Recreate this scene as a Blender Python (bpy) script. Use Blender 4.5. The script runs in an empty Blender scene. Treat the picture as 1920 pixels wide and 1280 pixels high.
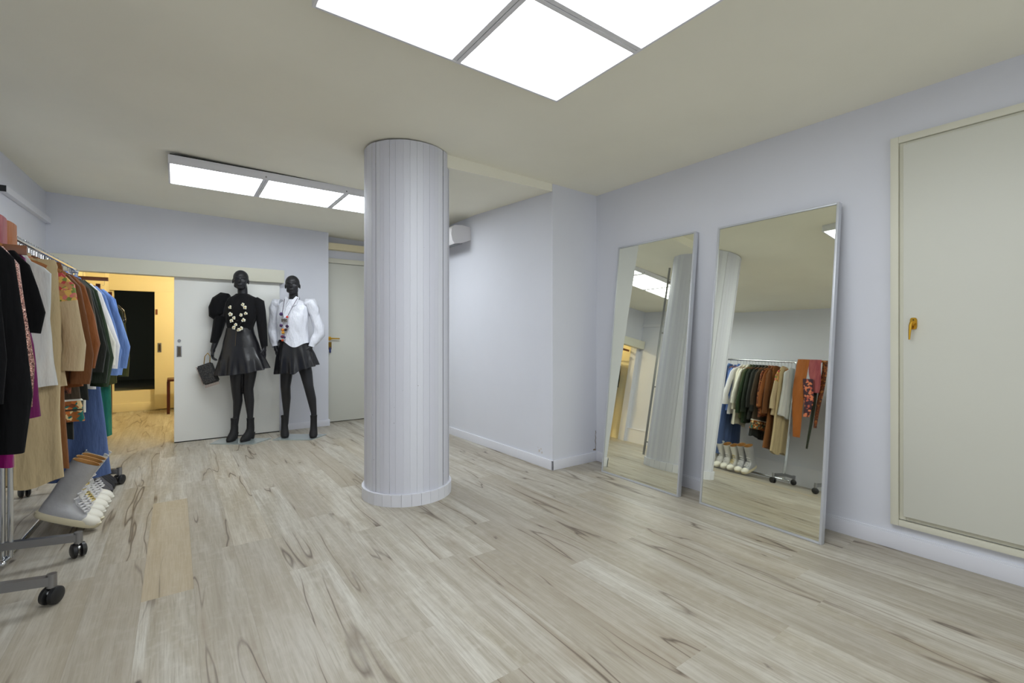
import bpy, bmesh, math, random
from mathutils import Vector, Matrix
PI = math.pi
S = bpy.context.scene
COL = S.collection
# ------------------------------------------------------------------ camera, world, exposure
TH = math.atan(632 / 874.5)
FV = Vector((math.sin(TH), math.cos(TH), 0)); RV = Vector((math.cos(TH), -math.sin(TH), 0))
cd = bpy.data.cameras.new('camera'); cam = bpy.data.objects.new('camera', cd); COL.objects.link(cam)
cam.location = (0, 0, 1.1); cam.rotation_euler = (PI / 2, 0, -TH)
cd.sensor_width = 36; cd.lens = 874.5 / 1920 * 36; cd.shift_y = -10 / 1920; cd.clip_start = 0.02
S.camera = cam
S.view_settings.view_transform = 'Standard'; S.view_settings.look = 'None'
S.view_settings.gamma = 1; S.view_settings.exposure = 0.06; S.view_settings.use_curve_mapping = False
W = bpy.data.worlds.new('world'); S.world = W; W.use_nodes = True
W.node_tree.nodes['Background'].inputs[0].default_value = (0.88, 0.93, 1.0, 1)
W.node_tree.nodes['Background'].inputs[1].default_value = 1.05
LAMP_STRENGTH = 6.7
FAR_LAMP_STRENGTH = 12.5
ROOM_BULB = 78.0

# ------------------------------------------------------------------ materials
def newmat(name):
    m = bpy.data.materials.new(name); m.use_nodes = True
    return m, m.node_tree.nodes, m.node_tree.links, m.node_tree.nodes['Principled BSDF']
def srgb(r, g, b):
    f = lambda c: ((c / 255 + 0.055) / 1.055) ** 2.4 if c > 10 else c / 255 / 12.92
    return (f(r), f(g), f(b), 1)
def mat(name, col, rough=0.5, metal=0.0, var=0.0, vscale=8, bump=0.0, bscale=60, spec=0.5, coat=0, stretch=None, col2=None):
    m, N, L, P = newmat(name)
    P.inputs['Roughness'].default_value = rough; P.inputs['Metallic'].default_value = metal
    P.inputs['Specular IOR Level'].default_value = spec; P.inputs['Coat Weight'].default_value = coat
    P.inputs['Base Color'].default_value = col
    tc = N.new('ShaderNodeTexCoord')
    mp = N.new('ShaderNodeMapping'); L.new(tc.outputs['Object'], mp.inputs[0])
    if stretch: mp.inputs['Scale'].default_value = stretch
    if var > 0 or col2:
        n = N.new('ShaderNodeTexNoise'); n.inputs['Scale'].default_value = vscale; n.inputs['Detail'].default_value = 5
        L.new(mp.outputs[0], n.inputs['Vector'])
        r = N.new('ShaderNodeMapRange'); r.inputs[1].default_value = 0.35; r.inputs[2].default_value = 0.65
        L.new(n.outputs['Fac'], r.inputs[0])
        mx = N.new('ShaderNodeMix'); mx.data_type = 'RGBA'
        c2 = col2 or tuple(c * (1 - var) for c in col[:3]) + (1,)
        mx.inputs['A'].default_value = col; mx.inputs['B'].default_value = c2
        L.new(r.outputs[0], mx.inputs['Factor']); L.new(mx.outputs['Result'], P.inputs['Base Color'])
    if bump > 0:
        n2 = N.new('ShaderNodeTexNoise'); n2.inputs['Scale'].default_value = bscale; n2.inputs['Detail'].default_value = 4
        L.new(mp.outputs[0], n2.inputs['Vector'])
        b = N.new('ShaderNodeBump'); b.inputs['Strength'].default_value = bump; b.inputs['Distance'].default_value = 0.01
        L.new(n2.outputs['Fac'], b.inputs['Height']); L.new(b.outputs[0], P.inputs['Normal'])
    return m
def fabric(name, col, rough=0.85, var=0.15, bump=0.8, sheen=0.1, col2=None, vscale=14):
    m = mat(name, col, rough, var=var, vscale=vscale, bump=bump, bscale=16, spec=0.2, col2=col2, stretch=(1, 1, .22))
    m.node_tree.nodes['Bump'].inputs['Distance'].default_value = .03
    m.node_tree.nodes['Principled BSDF'].inputs['Sheen Weight'].default_value = sheen
    return m
def spotted(name, base, cols, scale=25, thr=0.5, rough=0.7, metal=0.0):
    """voronoi patches of several colours over a base: prints, embroidery, sequins"""
    m, N, L, P = newmat(name)
    P.inputs['Roughness'].default_value = rough; P.inputs['Metallic'].default_value = metal
    tc = N.new('ShaderNodeTexCoord'); v = N.new('ShaderNodeTexVoronoi'); v.inputs['Scale'].default_value = scale
    L.new(tc.outputs['Object'], v.inputs['Vector'])
    cr = N.new('ShaderNodeValToRGB'); cr.color_ramp.interpolation = 'CONSTANT'
    cs = [base] + cols
    sep = N.new('ShaderNodeSeparateColor'); L.new(v.outputs['Color'], sep.inputs[0]); L.new(sep.outputs[0], cr.inputs[0])
    el = cr.color_ramp.elements
    el[0].position = 0; el[0].color = base
    el[1].position = thr; el[1].color = cols[0]
    for i, c in enumerate(cols[1:]):
        e = el.new(thr + (1 - thr) * (i + 1) / len(cols)); e.color = c
    L.new(cr.outputs[0], P.inputs['Base Color'])
    b = N.new('ShaderNodeBump'); b.inputs['Strength'].default_value = 0.5; b.inputs['Distance'].default_value = 0.004
    L.new(v.outputs['Distance'], b.inputs['Height']); L.new(b.outputs[0], P.inputs['Normal'])
    return m
def emis(name, col, st):
    m, N, L, P = newmat(name)
    P.inputs['Base Color'].default_value = (0.8, 0.8, 0.8, 1)
    P.inputs['Emission Color'].default_value = col; P.inputs['Emission Strength'].default_value = st
    return m

def floor_material():
    m, N, L, P = newmat('limed oak planks')
    def math_(op, a, b=None, c=None, clamp=False):
        n = N.new('ShaderNodeMath'); n.operation = op; n.use_clamp = clamp
        for i, x in enumerate((a, b, c)):
            if x is None: continue
            if isinstance(x, (int, float)): n.inputs[i].default_value = x
            else: L.new(x, n.inputs[i])
        return n.outputs[0]
    def noise(vec, scale, detail=4, dist=0.0, rough=0.5):
        n = N.new('ShaderNodeTexNoise'); n.inputs['Scale'].default_value = scale; n.inputs['Detail'].default_value = detail
        n.inputs['Distortion'].default_value = dist; n.inputs['Roughness'].default_value = rough
        L.new(vec, n.inputs['Vector']); return n.outputs['Fac']
    def rng(x, a, b, c=0, d=1):
        n = N.new('ShaderNodeMapRange'); L.new(x, n.inputs[0])
        for i, v in zip((1, 2, 3, 4), (a, b, c, d)): n.inputs[i].default_value = v
        return n.outputs[0]
    def mix(f, a, b, mode='MIX'):
        n = N.new('ShaderNodeMix'); n.data_type = 'RGBA'; n.blend_type = mode
        if isinstance(f, (int, float)): n.inputs['Factor'].default_value = f
        else: L.new(f, n.inputs['Factor'])
        for k, x in (('A', a), ('B', b)):
            if isinstance(x, tuple): n.inputs[k].default_value = x
            else: L.new(x, n.inputs[k])
        return n.outputs['Result']
    tc = N.new('ShaderNodeTexCoord')
    at = N.new('ShaderNodeAttribute'); at.attribute_name = 'plank'
    sep = N.new('ShaderNodeSeparateColor'); L.new(at.outputs['Color'], sep.inputs[0])
    tone, off, warm = sep.outputs[0], sep.outputs[1], sep.outputs[2]
    cx = N.new('ShaderNodeCombineXYZ')
    L.new(math_('MULTIPLY', off, 31.0), cx.inputs[0]); L.new(math_('MULTIPLY', off, 77.0), cx.inputs[1]); L.new(math_('MULTIPLY', off, 9.0), cx.inputs[2])
    va = N.new('ShaderNodeVectorMath'); va.operation = 'ADD'; L.new(tc.outputs['Object'], va.inputs[0]); L.new(cx.outputs[0], va.inputs[1])
    def scaled(sx, sy):
        mp = N.new('ShaderNodeMapping'); mp.inputs['Scale'].default_value = (sx, sy, 1); L.new(va.outputs[0], mp.inputs[0]); return mp.outputs[0]
    broad = noise(scaled(7, 0.9), 1.0, 4, 0.8)
    streak = noise(scaled(30, 1.3), 1.0, 5, 0.5, 0.6)
    fine = noise(scaled(160, 7), 1.0, 4, 0.3, 0.6)
    cloth = noise(scaled(26, 20), 1.0, 3)
    col = mix(rng(broad, 0.32, 0.68), srgb(209, 206, 196), srgb(178, 171, 154))
    col = mix(rng(streak, 0.42, 0.70, 0, 0.75), col, srgb(152, 143, 126))
    col = mix(rng(fine, 0.42, 0.72, 0, 0.5), col, srgb(138, 129, 112))
    col = mix(rng(cloth, 0.5, 0.8, 0, 0.3), col, srgb(222, 220, 212))
    col = mix(math_('MULTIPLY', warm, 0.5), col, srgb(190, 168, 126))
    col = mix(rng(tone, 0, 1, 0.0, 0.5), col, srgb(158, 148, 131))
    # long thin cracks following the grain
    ridge = math_('ABSOLUTE', math_('SUBTRACT', noise(scaled(6.0, 0.55), 1.0, 2.5, 0.25, 0.45), 0.5))
    gate = rng(noise(scaled(3, 1.1), 1.0, 2), 0.43, 0.54)
    crack = math_('MULTIPLY', rng(ridge, 0.0, 0.009, 1, 0), gate)
    halo = math_('MULTIPLY', rng(ridge, 0.0, 0.06, 0.4, 0), gate)
    col = mix(halo, col, srgb(150, 134, 112))
    col = mix(math_('MULTIPLY', crack, 0.85), col, srgb(88, 76, 66))
    # knots
    v = N.new('ShaderNodeTexVoronoi'); v.inputs['Scale'].default_value = 1.0; L.new(scaled(6.0, 2.6), v.inputs['Vector'])
    wob = math_('MULTIPLY', math_('SUBTRACT', noise(scaled(60, 22), 1.0, 3), 0.5), 0.16)
    kd = math_('ADD', v.outputs['Distance'], wob)
    vs = N.new('ShaderNodeSeparateColor'); L.new(v.outputs['Color'], vs.inputs[0])
    kg = rng(vs.outputs[0], 0.5, 0.52)
    col = mix(math_('MULTIPLY', rng(kd, 0.05, 0.3, 0.45, 0), kg), col, srgb(148, 134, 114))
    col = mix(math_('MULTIPLY', rng(kd, 0.03, 0.075, 0.9, 0), kg), col, srgb(84, 74, 66))
    # joints between the rows of planks
    sx = N.new('ShaderNodeSeparateXYZ'); L.new(tc.outputs['Object'], sx.inputs[0])
    fr = math_('FRACT', math_('DIVIDE', math_('ADD', sx.outputs[0], 0.115 + 0.1825 * 40), 0.1825))
    seam = math_('MAXIMUM', rng(fr, 0, 0.008, 1, 0), rng(fr, 0.992, 1, 0, 1))
    col = mix(math_('MULTIPLY', seam, 0.35), col, srgb(120, 110, 96))
    L.new(col, P.inputs['Base Color'])
    P.inputs['Roughness'].default_value = 0.42; P.inputs['Specular IOR Level'].default_value = 0.35
    b = N.new('ShaderNodeBump'); b.inputs['Strength'].default_value = 0.12; b.inputs['Distance'].default_value = 0.003
    L.new(fine, b.inputs['Height']); L.new(b.outputs[0], P.inputs['Normal'])
    return m

def column_material():
    m, N, L, P = newmat('painted board formed concrete')
    tc = N.new('ShaderNodeTexCoord')
    v = N.new('ShaderNodeTexVoronoi'); v.inputs['Scale'].default_value = 22
    L.new(tc.outputs['Object'], v.inputs['Vector'])
    sc = N.new('ShaderNodeSeparateColor'); L.new(v.outputs['Color'], sc.inputs[0])
    r1 = N.new('ShaderNodeMapRange'); r1.inputs[1].default_value = 0.03; r1.inputs[2].default_value = 0.07; r1.inputs[3].default_value = 1; r1.inputs[4].default_value = 0
    L.new(v.outputs['Distance'], r1.inputs[0])
    r2 = N.new('ShaderNodeMapRange'); r2.inputs[1].default_value = 0.80; r2.inputs[2].default_value = 0.82; L.new(sc.outputs[0], r2.inputs[0])
    mu = N.new('ShaderNodeMath'); mu.operation = 'MULTIPLY'; L.new(r1.outputs[0], mu.inputs[0]); L.new(r2.outputs[0], mu.inputs[1])
    at = N.new('ShaderNodeAttribute'); at.attribute_name = 'board'
    base = N.new('ShaderNodeMix'); base.data_type = 'RGBA'
    base.inputs['A'].default_value = srgb(226, 228, 236); base.inputs['B'].default_value = srgb(214, 215, 226)
    L.new(at.outputs['Fac'], base.inputs['Factor'])
    mx = N.new('ShaderNodeMix'); mx.data_type = 'RGBA'; mx.inputs['B'].default_value = srgb(120, 112, 104)
    L.new(mu.outputs[0], mx.inputs['Factor']); L.new(base.outputs['Result'], mx.inputs['A']); L.new(mx.outputs['Result'], P.inputs['Base Color'])
    P.inputs['Roughness'].default_value = 0.55
    n = N.new('ShaderNodeTexNoise'); n.inputs['Scale'].default_value = 35; n.inputs['Detail'].default_value = 6
    mp = N.new('ShaderNodeMapping'); mp.inputs['Scale'].default_value = (1, 1, 0.25); L.new(tc.outputs['Object'], mp.inputs[0]); L.new(mp.outputs[0], n.inputs['Vector'])
    b = N.new('ShaderNodeBump'); b.inputs['Strength'].default_value = 0.25; b.inputs['Distance'].default_value = 0.006
    L.new(n.outputs['Fac'], b.inputs['Height']); L.new(b.outputs[0], P.inputs['Normal'])
    return m

def ceiling_material():
    m = mat('cream ceiling paint', srgb(250, 247, 230), 0.8, var=0.05, vscale=1.2, bump=0.06, bscale=14)
    return m

M = {}
M['wall'] = mat('cool white wall paint', srgb(227, 229, 237), 0.7, var=0.03, vscale=1.5, bump=0.06, bscale=18)
M['ceiling'] = ceiling_material()
M['base'] = mat('white skirting paint', srgb(232, 233, 240), 0.4)
M['cream'] = mat('cream gloss paint', srgb(226, 224, 206), 0.45, var=0.03, vscale=2, bump=0.03)
M['door'] = mat('greyish cream door paint', srgb(220, 220, 208), 0.45, var=0.02, vscale=2, bump=0.03)
M['sdoor'] = mat('pale grey door paint', srgb(238, 238, 232), 0.4, var=0.02, vscale=1)
M['floor'] = floor_material()
M['column'] = column_material()
M['alu'] = mat('brushed aluminium', srgb(205, 208, 213), 0.38, 0.35)
M['aluw'] = mat('white enamelled lamp frame', srgb(232, 232, 236), 0.45)
M['chrome'] = mat('chrome', srgb(200, 202, 204), 0.14, 1.0)
M['steel'] = mat('dull steel', srgb(150, 150, 152), 0.35, 0.9)
M['dark'] = mat('black rubber', srgb(28, 28, 30), 0.4)
M['gap'] = mat('dark gap', srgb(40, 40, 38), 0.9)
M['brass'] = mat('brass', srgb(214, 168, 60), 0.28, 1.0)
M['glassy'] = mat('mirror silvering', (0.93, 0.94, 0.81, 1), 0.015, 1.0)
M['panel'] = emis('lamp diffuser', (0.90, 0.95, 1.0, 1), LAMP_STRENGTH)
M['panelfar'] = emis('bright lamp diffuser', (0.89, 0.95, 1.0, 1), FAR_LAMP_STRENGTH)
M['yell'] = mat('pale yellow wall paint', srgb(242, 230, 192), 0.7, var=0.03, vscale=2)
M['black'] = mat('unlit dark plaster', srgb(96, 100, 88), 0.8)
M['darkwood'] = mat('dark red brown wood', srgb(86, 34, 20), 0.4, var=0.3, vscale=10, stretch=(8, 8, 1))
M['wood'] = mat('varnished beech', srgb(176, 112, 52), 0.35, var=0.25, vscale=12, coat=0.3)
M['wooddark'] = mat('varnished brown wood', srgb(132, 76, 38), 0.35, var=0.25, vscale=12, coat=0.3)
M['mann'] = mat('matt black mannequin skin', srgb(34, 34, 37), 0.42, spec=0.4)
M['hose'] = mat('charcoal tights', srgb(43, 42, 43), 0.6)
M['knit'] = fabric('black knit', srgb(20, 20, 22), 0.9, sheen=0.05)
M['leather'] = mat('black leather', srgb(22, 22, 25), 0.3, bump=0.15, bscale=40, coat=0.15)
M['suede'] = mat('black suede', srgb(20, 19, 20), 0.75)
M['satin'] = mat('white satin', srgb(220, 222, 230), 0.4, bump=1.0, bscale=7, stretch=(1.6, 1.6, .6))
M['satin'].node_tree.nodes['Bump'].inputs['Distance'].default_value = .05
M['plate'] = mat('glass base plate', srgb(160, 170, 168), 0.08, spec=0.8, coat=0.5)

# ------------------------------------------------------------------ mesh helpers
def tag(o, label=None, cat=None, group=None, kind=None):
    if label: o['label'] = label
    if cat: o['category'] = cat
    if group: o['group'] = group
    if kind: o['kind'] = kind
    return o
def empty(name, loc=(0, 0, 0), rz=0, label=None, cat=None, group=None, kind=None):
    o = bpy.data.objects.new(name, None); COL.objects.link(o); o.location = loc; o.rotation_euler = (0, 0, rz)
    o.empty_display_size = 0.1
    return tag(o, label, cat, group, kind)
def ob(name, bm, m, parent=None, smooth=True, angle=40, mods=()):
    me = bpy.data.meshes.new(name)
    bmesh.ops.recalc_face_normals(bm, faces=bm.faces[:])
    bm.to_mesh(me); bm.free()
    for k in (m if isinstance(m, (list, tuple)) else [m]): me.materials.append(k)
    if smooth:
        me.polygons.foreach_set('use_smooth', [True] * len(me.polygons)); me.set_sharp_from_angle(angle=math.radians(angle))
    o = bpy.data.objects.new(name, me); COL.objects.link(o)
    if parent is not None: o.parent = parent
    return o
def BM(): return bmesh.new()
def box(bm, x0, x1, y0, y1, z0, z1, bev=0.0, mi=0):
    vs = [bm.verts.new((x, y, z)) for x in (x0, x1) for y in (y0, y1) for z in (z0, z1)]
    fs = [bm.faces.new([vs[i] for i in f]) for f in ((0, 1, 3, 2), (4, 6, 7, 5), (0, 4, 5, 1), (2, 3, 7, 6), (0, 2, 6, 4), (1, 5, 7, 3))]
    for f in fs: f.material_index = mi
    if bev > 0:
        es = list({e for f in fs for e in f.edges})
        bmesh.ops.bevel(bm, geom=es, offset=bev, segments=2, profile=0.6, affect='EDGES')
    return bm
def rings(bm, rs, cap=True, closed=True, mi=0):
    """rs: list of rings of points -> skin"""
    vr = [[bm.verts.new(p) for p in r] for r in rs]
    n = len(vr[0])
    for a, b in zip(vr, vr[1:]):
        for i in range(n if closed else n - 1):
            j = (i + 1) % n
            f = bm.faces.new((a[i], a[j], b[j], b[i])); f.material_index = mi
    if cap:
        for r in (vr[0], vr[-1]):
            try:
                f = bm.faces.new(r); f.material_index = mi
            except ValueError: pass
    return vr
def tube(bm, pts, rad, n=10, flat=1.0, cap=True, mi=0, wave=None, up=None):
    """pts path, rad float or list; flat squashes the second axis"""
    pts = [Vector(p) for p in pts]; R = []
    prev = None
    for i, p in enumerate(pts):
        a = pts[max(i - 1, 0)]; b = pts[min(i + 1, len(pts) - 1)]
        t = (b - a).normalized()
        if prev is None:
            u = Vector(up) if up else (Vector((0, 0, 1)) if abs(t.z) < 0.9 else Vector((1, 0, 0)))
            u = (u - t * u.dot(t)).normalized()
        else:
            u = (prev - t * prev.dot(t)).normalized()
        prev = u; v = t.cross(u)
        r = rad[i] if isinstance(rad, (list, tuple)) else rad
        fl = flat[i] if isinstance(flat, (list, tuple)) else flat
        ring = []
        for k in range(n):
            th = 2 * PI * k / n; rr = r * (1 + (wave(i / (len(pts) - 1), th) if wave else 0))
            ring.append(p + u * math.cos(th) * rr + v * math.sin(th) * rr * fl)
        R.append(ring)
    rings(bm, R, cap, mi=mi); return bm
def ball(bm, c, r, n=10, m=7, s=(1, 1, 1), rot=None, mi=0):
    c = Vector(c); R = []
    for i in range(1, m):
        ph = PI * i / m
        ring = []
        for k in range(n):
            th = 2 * PI * k / n
            q = Vector((math.sin(ph) * math.cos(th) * r * s[0], math.sin(ph) * math.sin(th) * r * s[1], math.cos(ph) * r * s[2]))
            if rot: q = rot @ q
            ring.append(c + q)
        R.append(ring)
    vr = rings(bm, R, cap=False, mi=mi)
    for sgn, ring in ((1, vr[0]), (-1, vr[-1])):
        q = Vector((0, 0, sgn * r * s[2])); q = rot @ q if rot else q
        t = bm.verts.new(c + q)
        for k in range(n):
            f = bm.faces.new((t, ring[k], ring[(k + 1) % n])); f.material_index = mi
    return bm
def capsule(bm, p0, r0, p1, r1, n=12):
    tube_pts = []; rad = []
    p0, p1 = Vector(p0), Vector(p1); t = (p1 - p0).normalized()
    for a in (80, 55, 28, 0): tube_pts.append(p0 - t * r0 * math.sin(math.radians(a))); rad.append(r0 * math.cos(math.radians(a)))
    for a in (0, 28, 55, 80): tube_pts.append(p1 + t * r1 * math.sin(math.radians(a))); rad.append(r1 * math.cos(math.radians(a)))
    tube(bm, tube_pts, rad, n)
def limb(bm, chain, n=12):
    for (p0, r0), (p1, r1) in zip(chain, chain[1:]): capsule(bm, p0, r0, p1, r1, n)
def prism(bm, pts, axis_vec, mi=0):
    """polygon pts extruded by vector"""
    a = [bm.verts.new(p) for p in pts]; b = [bm.verts.new(Vector(p) + Vector(axis_vec)) for p in pts]
    fs = [bm.faces.new(a), bm.faces.new(b)]
    for i in range(len(a)):
        j = (i + 1) % len(a); fs.append(bm.faces.new((a[i], a[j], b[j], b[i])))
    for f in fs: f.material_index = mi
def struct(name, bm, m, **k): return tag(ob(name, bm, m, **k), kind='structure')

# ------------------------------------------------------------------ the room
def zc(x, y):
    return 2.405 - 0.0215 * x
XR, YB = 3.025, 5.97
def xl(y): return -0.96 - 0.05 * (YB - y)
YN = -1.7
# floor: planks along Y
def build_floor():
    rnd = random.Random(5)
    bm = BM(); lay = bm.loops.layers.float_color.new('plank')
    known = {0: (2.46, 3.863), 1: (2.85,), 5: (2.64,), 6: (2.07,), 7: (2.0,), 8: (0.935,), 9: (1.65,), 12: (0.815,)}
    tones = {(0, 2.46): (0.25, 0.3, 1.0), (9, 1.65): (0.95, .7, 0.1), (8, .935): (0.9, .2, .1), (1, 2.85): (.75, .9, .05), (7, 2.0): (.05, .4, .1), (6, 2.07): (.1, .15, .1)}
    Lp = 1.4
    for k in range(-8, 18):
        x0 = -0.115 + 0.1825 * k; x1 = x0 + 0.1825
        if x0 > 3.1 or x1 < -1.5: continue
        x1 = min(x1, 3.1)
        ys = known.get(k)
        y = (ys[0] if ys else rnd.random() * Lp)
        while y > YN: y -= Lp
        while y < 9.2:
            key = None
            for (kk, yy), t in tones.items():
                if kk == k and abs(yy - y) < 0.06: key = t
            c = key or (rnd.random() ** 1.5, rnd.random(), 0.3 if rnd.random() < 0.08 else rnd.random() * 0.12)
            y2 = y + Lp
            f = bm.faces.new([bm.verts.new(p) for p in ((x0, max(y, YN), 0), (x1, max(y, YN), 0), (x1, y2, 0), (x0, y2, 0))])
            for l in f.loops: l[lay] = (c[0], c[1], c[2], 1)
            y = y2
    bmesh.ops.remove_doubles(bm, verts=bm.verts[:], dist=1e-5)
    o = ob('floor', bm, M['floor'], smooth=False); tag(o, kind='structure')
build_floor()
# ceiling of the main room
bm = BM()
nx, ny = 12, 14
g = [[bm.verts.new((-1.5 + i * 4.6 / nx, YN + j * (6.4 - YN) / ny, zc(-1.5 + i * 4.6 / nx, 0))) for j in range(ny + 1)] for i in range(nx + 1)]
for i in range(nx):
    for j in range(ny): bm.faces.new((g[i][j], g[i + 1][j], g[i + 1][j + 1], g[i][j + 1]))
struct('ceiling', bm, M['ceiling'])
# slight drop of the ceiling between column and projecting wall
bm = BM()
rs = []
for x in (1.42, 1.6, 2.0, 2.52):
    zt = zc(x, 0) + 0.02
    rs.append([(x, 2.915, zt), (x, 2.915, 2.283 + 0.008 * (x - 1.6)), (x, 3.3, 2.31), (x, 4.1, 2.35), (x, 4.5, zt)])
rings(bm, rs); struct('trim_1', bm, M['ceiling'], angle=20)
# walls
bm = BM(); box(bm, XR, XR + 0.12, YN, 2.91, 0, 2.45)
# opening is not cut: the cupboard door sits on the wall face
struct('wall_right', bm, M['wall'], smooth=False)
bm = BM(); prism(bm, [(2.515, 2.91, 0), (XR + 0.12, 2.91, 0), (XR + 0.12, 6.4, 0), (2.515, 6.4, 0)], (0, 0, 2.45))
struct('wall_projecting', bm, M['wall'], smooth=False)
bm = BM()
prism(bm, [(xl(YN), YN, 0), (xl(YB), YB, 0), (xl(YB) - .15, YB, 0), (xl(YN) - .15, YN, 0)], (0, 0, 2.5))
struct('wall_left', bm, M['wall'], smooth=False)
# back wall: left pier, over the doorway, right part, return to the rear door
bm = BM()
box(bm, -1.15, -0.87, YB, YB + 0.14, 0, 2.5)
box(bm, -0.87, 0.12, YB, YB + 0.14, 1.74, 2.5)
box(bm, 0.12, 1.53, YB, YB + 0.14, 0, 2.5)
struct('wall_back', bm, M['wall'], smooth=False)
bm = BM(); box(bm, 1.2, 2.62, 6.2, 6.32, 0, 2.5)
struct('wall_recess', bm, M['wall'], smooth=False)
bm = BM(); box(bm, -1.5, -1.1, YN - .1, YN, 0, 2.5); box(bm, 2.8, XR + .12, YN - .1, YN, 0, 2.5)
box(bm, -1.1, 2.8, YN - .1, YN, 2.3, 2.5); box(bm, -1.1, 2.8, YN - .1, YN, 0, .1)  # wide opening left for the added window, so extra daylight reaches the room
struct('wall_near', bm, M['wall'], smooth=False)
bm = BM(); box(bm, .82, .88, YN - .09, YN - .01, .1, 2.3, .003)
struct('window_added', bm, M['alu'], angle=30)   # mullion of an unseen shop window, added behind the camera to light the room
# skirtings
bm = BM(); box(bm, XR - 0.013, XR, YN, 2.91, 0, 0.078, 0.003)
box(bm, XR - 0.008, XR, YN, 2.91, 0.078, 0.088, 0.002)
struct('baseboard_right', bm, M['base'], angle=30)
bm = BM(); box(bm, 2.502, 2.515, 2.897, 6.2, 0, 0.08, 0.003); box(bm, 2.502, XR - 0.0131, 2.897, 2.91, 0, 0.0795, 0.003)
struct('baseboard_projecting', bm, M['base'], angle=30)
bm = BM(); box(bm, 1.0, 1.545, YB - 0.014, YB, 0, 0.075, 0.003); box(bm, 1.5301, 1.545, YB, 6.18, 0, 0.075, 0.003)
struct('baseboard_back', bm, M['base'], angle=30)
bm = BM()
for z0, z1, d in ((0, 0.23, 0.03), (0.23, 0.245, 0.036)):
    prism(bm, [(xl(YN), YN, z0), (xl(YB) , YB, z0), (xl(YB) + d, YB, z0), (xl(YN) + d, YN, z0)], (0, 0, z1 - z0))
struct('baseboard_left', bm, M['base'], smooth=False)

# stains on the projecting wall: small irregular scuffs
M['stain'] = mat('faint brown scuff', srgb(196, 186, 172), 0.8, col2=srgb(225, 224, 228), vscale=40)
M['crackm'] = mat('plaster crack', srgb(140, 124, 108), 0.9)
bm = BM()
for cy, cz, r in ((3.05, .118, .012), (3.085, .125, .014), (3.06, .145, .008), (3.1, .15, .006)):
    ball(bm, (2.5149, cy, cz), r, 8, 5, (0.04, 1, 0.9))
struct('trim_2', bm, M['stain'])
bm = BM()
rnd = random.Random(3); pts = []
for i in range(12): pts.append((XR - 0.012 + rnd.uniform(-.005, .004), 2.9075, 0.09 + i * 0.016))
tube(bm, pts, [0.0012 + 0.0015 * rnd.random() for _ in pts], 5)
ball(bm, (3.0, 2.909, .1), .012, 6, 4, (1.6, .1, .6))
struct('trim_3', bm, M['crackm'])

# ------------------------------------------------------------------ doors
# cupboard door on the right wall
d = empty('door_1', (XR, 0.34, 0.13), kind='structure')
bm = BM()
y1, y0, z0, z1 = 0.81 - .34, -0.29 - .34, 0.0, 1.99
def frame_bar(bm, a0, a1, b0, b1, dep, bev=.003): box(bm, -dep, 0.0, a0, a1, b0, b1, bev)
def frame(bm, w, wb, dep, ins=0.0):
    Y1, Y0, Z0, Z1 = y1 - ins, y0 + ins, z0 + ins, z1 - ins
    for (a0, a1, b0, b1) in ((Y1 - w, Y1, Z0, Z1), (Y0, Y0 + w, Z0, Z1)): box(bm, -dep, 0, a0, a1, b0, b1, .002)
    for (b0, b1) in ((Z1 - w, Z1), (Z0, Z0 + wb)): box(bm, -dep, 0, Y0 + w, Y1 - w, b0, b1, .002)
frame(bm, .034, .030, .024); frame(bm, .028, .02, .013, .0345)
ob('door_frame', bm, M['cream'], d, angle=30)
bm = BM(); box(bm, -0.034, -0.0145, y0 + .056, y1 - .056, z0 + .058, z1 - .052, 0.002)
leaf = ob('door_leaf', bm, M['door'], d, angle=30)
bm = BM()
hy, hz = 0.713 - .34, 1.163 - .13
HX = -.006
pl = [(-.0281, hy + .011 * math.cos(a) * (1), hz + .026 * math.sin(a)) for a in [2 * PI * i / 20 for i in range(20)]]
sq = []
for i in range(24):
    a = 2 * PI * i / 24; c, s_ = math.cos(a), math.sin(a)
    sq.append((-.0281, hy - .014 * math.copysign(abs(c) ** .5, c), hz + .029 * math.copysign(abs(s_) ** .5, s_)))
prism(bm, sq, (-.006, 0, 0))
tube(bm, [(-.033, hy, hz), (-.052, hy, hz)], .009, 14)
tube(bm, [(-.05, hy + .004, hz + .004), (-.056, hy + .006, hz - .012), (-.056, hy + .009, hz - .045), (-.054, hy + .011, hz - .08)], [.0115, .0115, .0085, .006], 12, flat=.6)
for v in bm.verts: v.co.x += HX
h = ob('handle', bm, M['brass'], leaf); tag(h, 'polished brass lever handle')
for dz in (.018, -.018):
    bm = BM(); ball(bm, (-.0345 + HX, hy, hz + dz), .003, 8, 5, (.4, 1, 1)); ob('screw', bm, M['gap'], h)

# rear door beside the column
d = empty('door_2', (1.55, 6.2, 0), kind='structure')
bm = BM(); box(bm, -.04, .86, -.035, 0, 2.035, 2.095, .003); box(bm, .80, .86, -.035, 0, 0, 2.035, .003)
ob('door_frame', bm, M['cream'], d, angle=30)
bm = BM(); box(bm, -.04, .80, -.022, 0, .008, 2.03, .002)
leaf = ob('door_leaf', bm, M['door'], d, angle=30)
bm = BM(); box(bm, -.04, .8, -.0012, -.0008, 0, 2.034)
ob('door_gap', bm, M['gap'], d, smooth=False)
bm = BM()
tube(bm, [(.045, -.022, 1.07), (.045, -.032, 1.07)], .024, 20)
tube(bm, [(.045, -.03, 1.07), (.045, -.06, 1.07)], .009, 12)
tube(bm, [(.04, -.062, 1.07), (.08, -.065, 1.07), (.16, -.064, 1.068)], [.011, .009, .008], 12)
h = ob('handle', bm, M['brass'], leaf); tag(h, 'brass lever handle')
bm = BM(); box(bm, .015, .07, -.028, -.022, .93, 1.025, .004)
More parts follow.
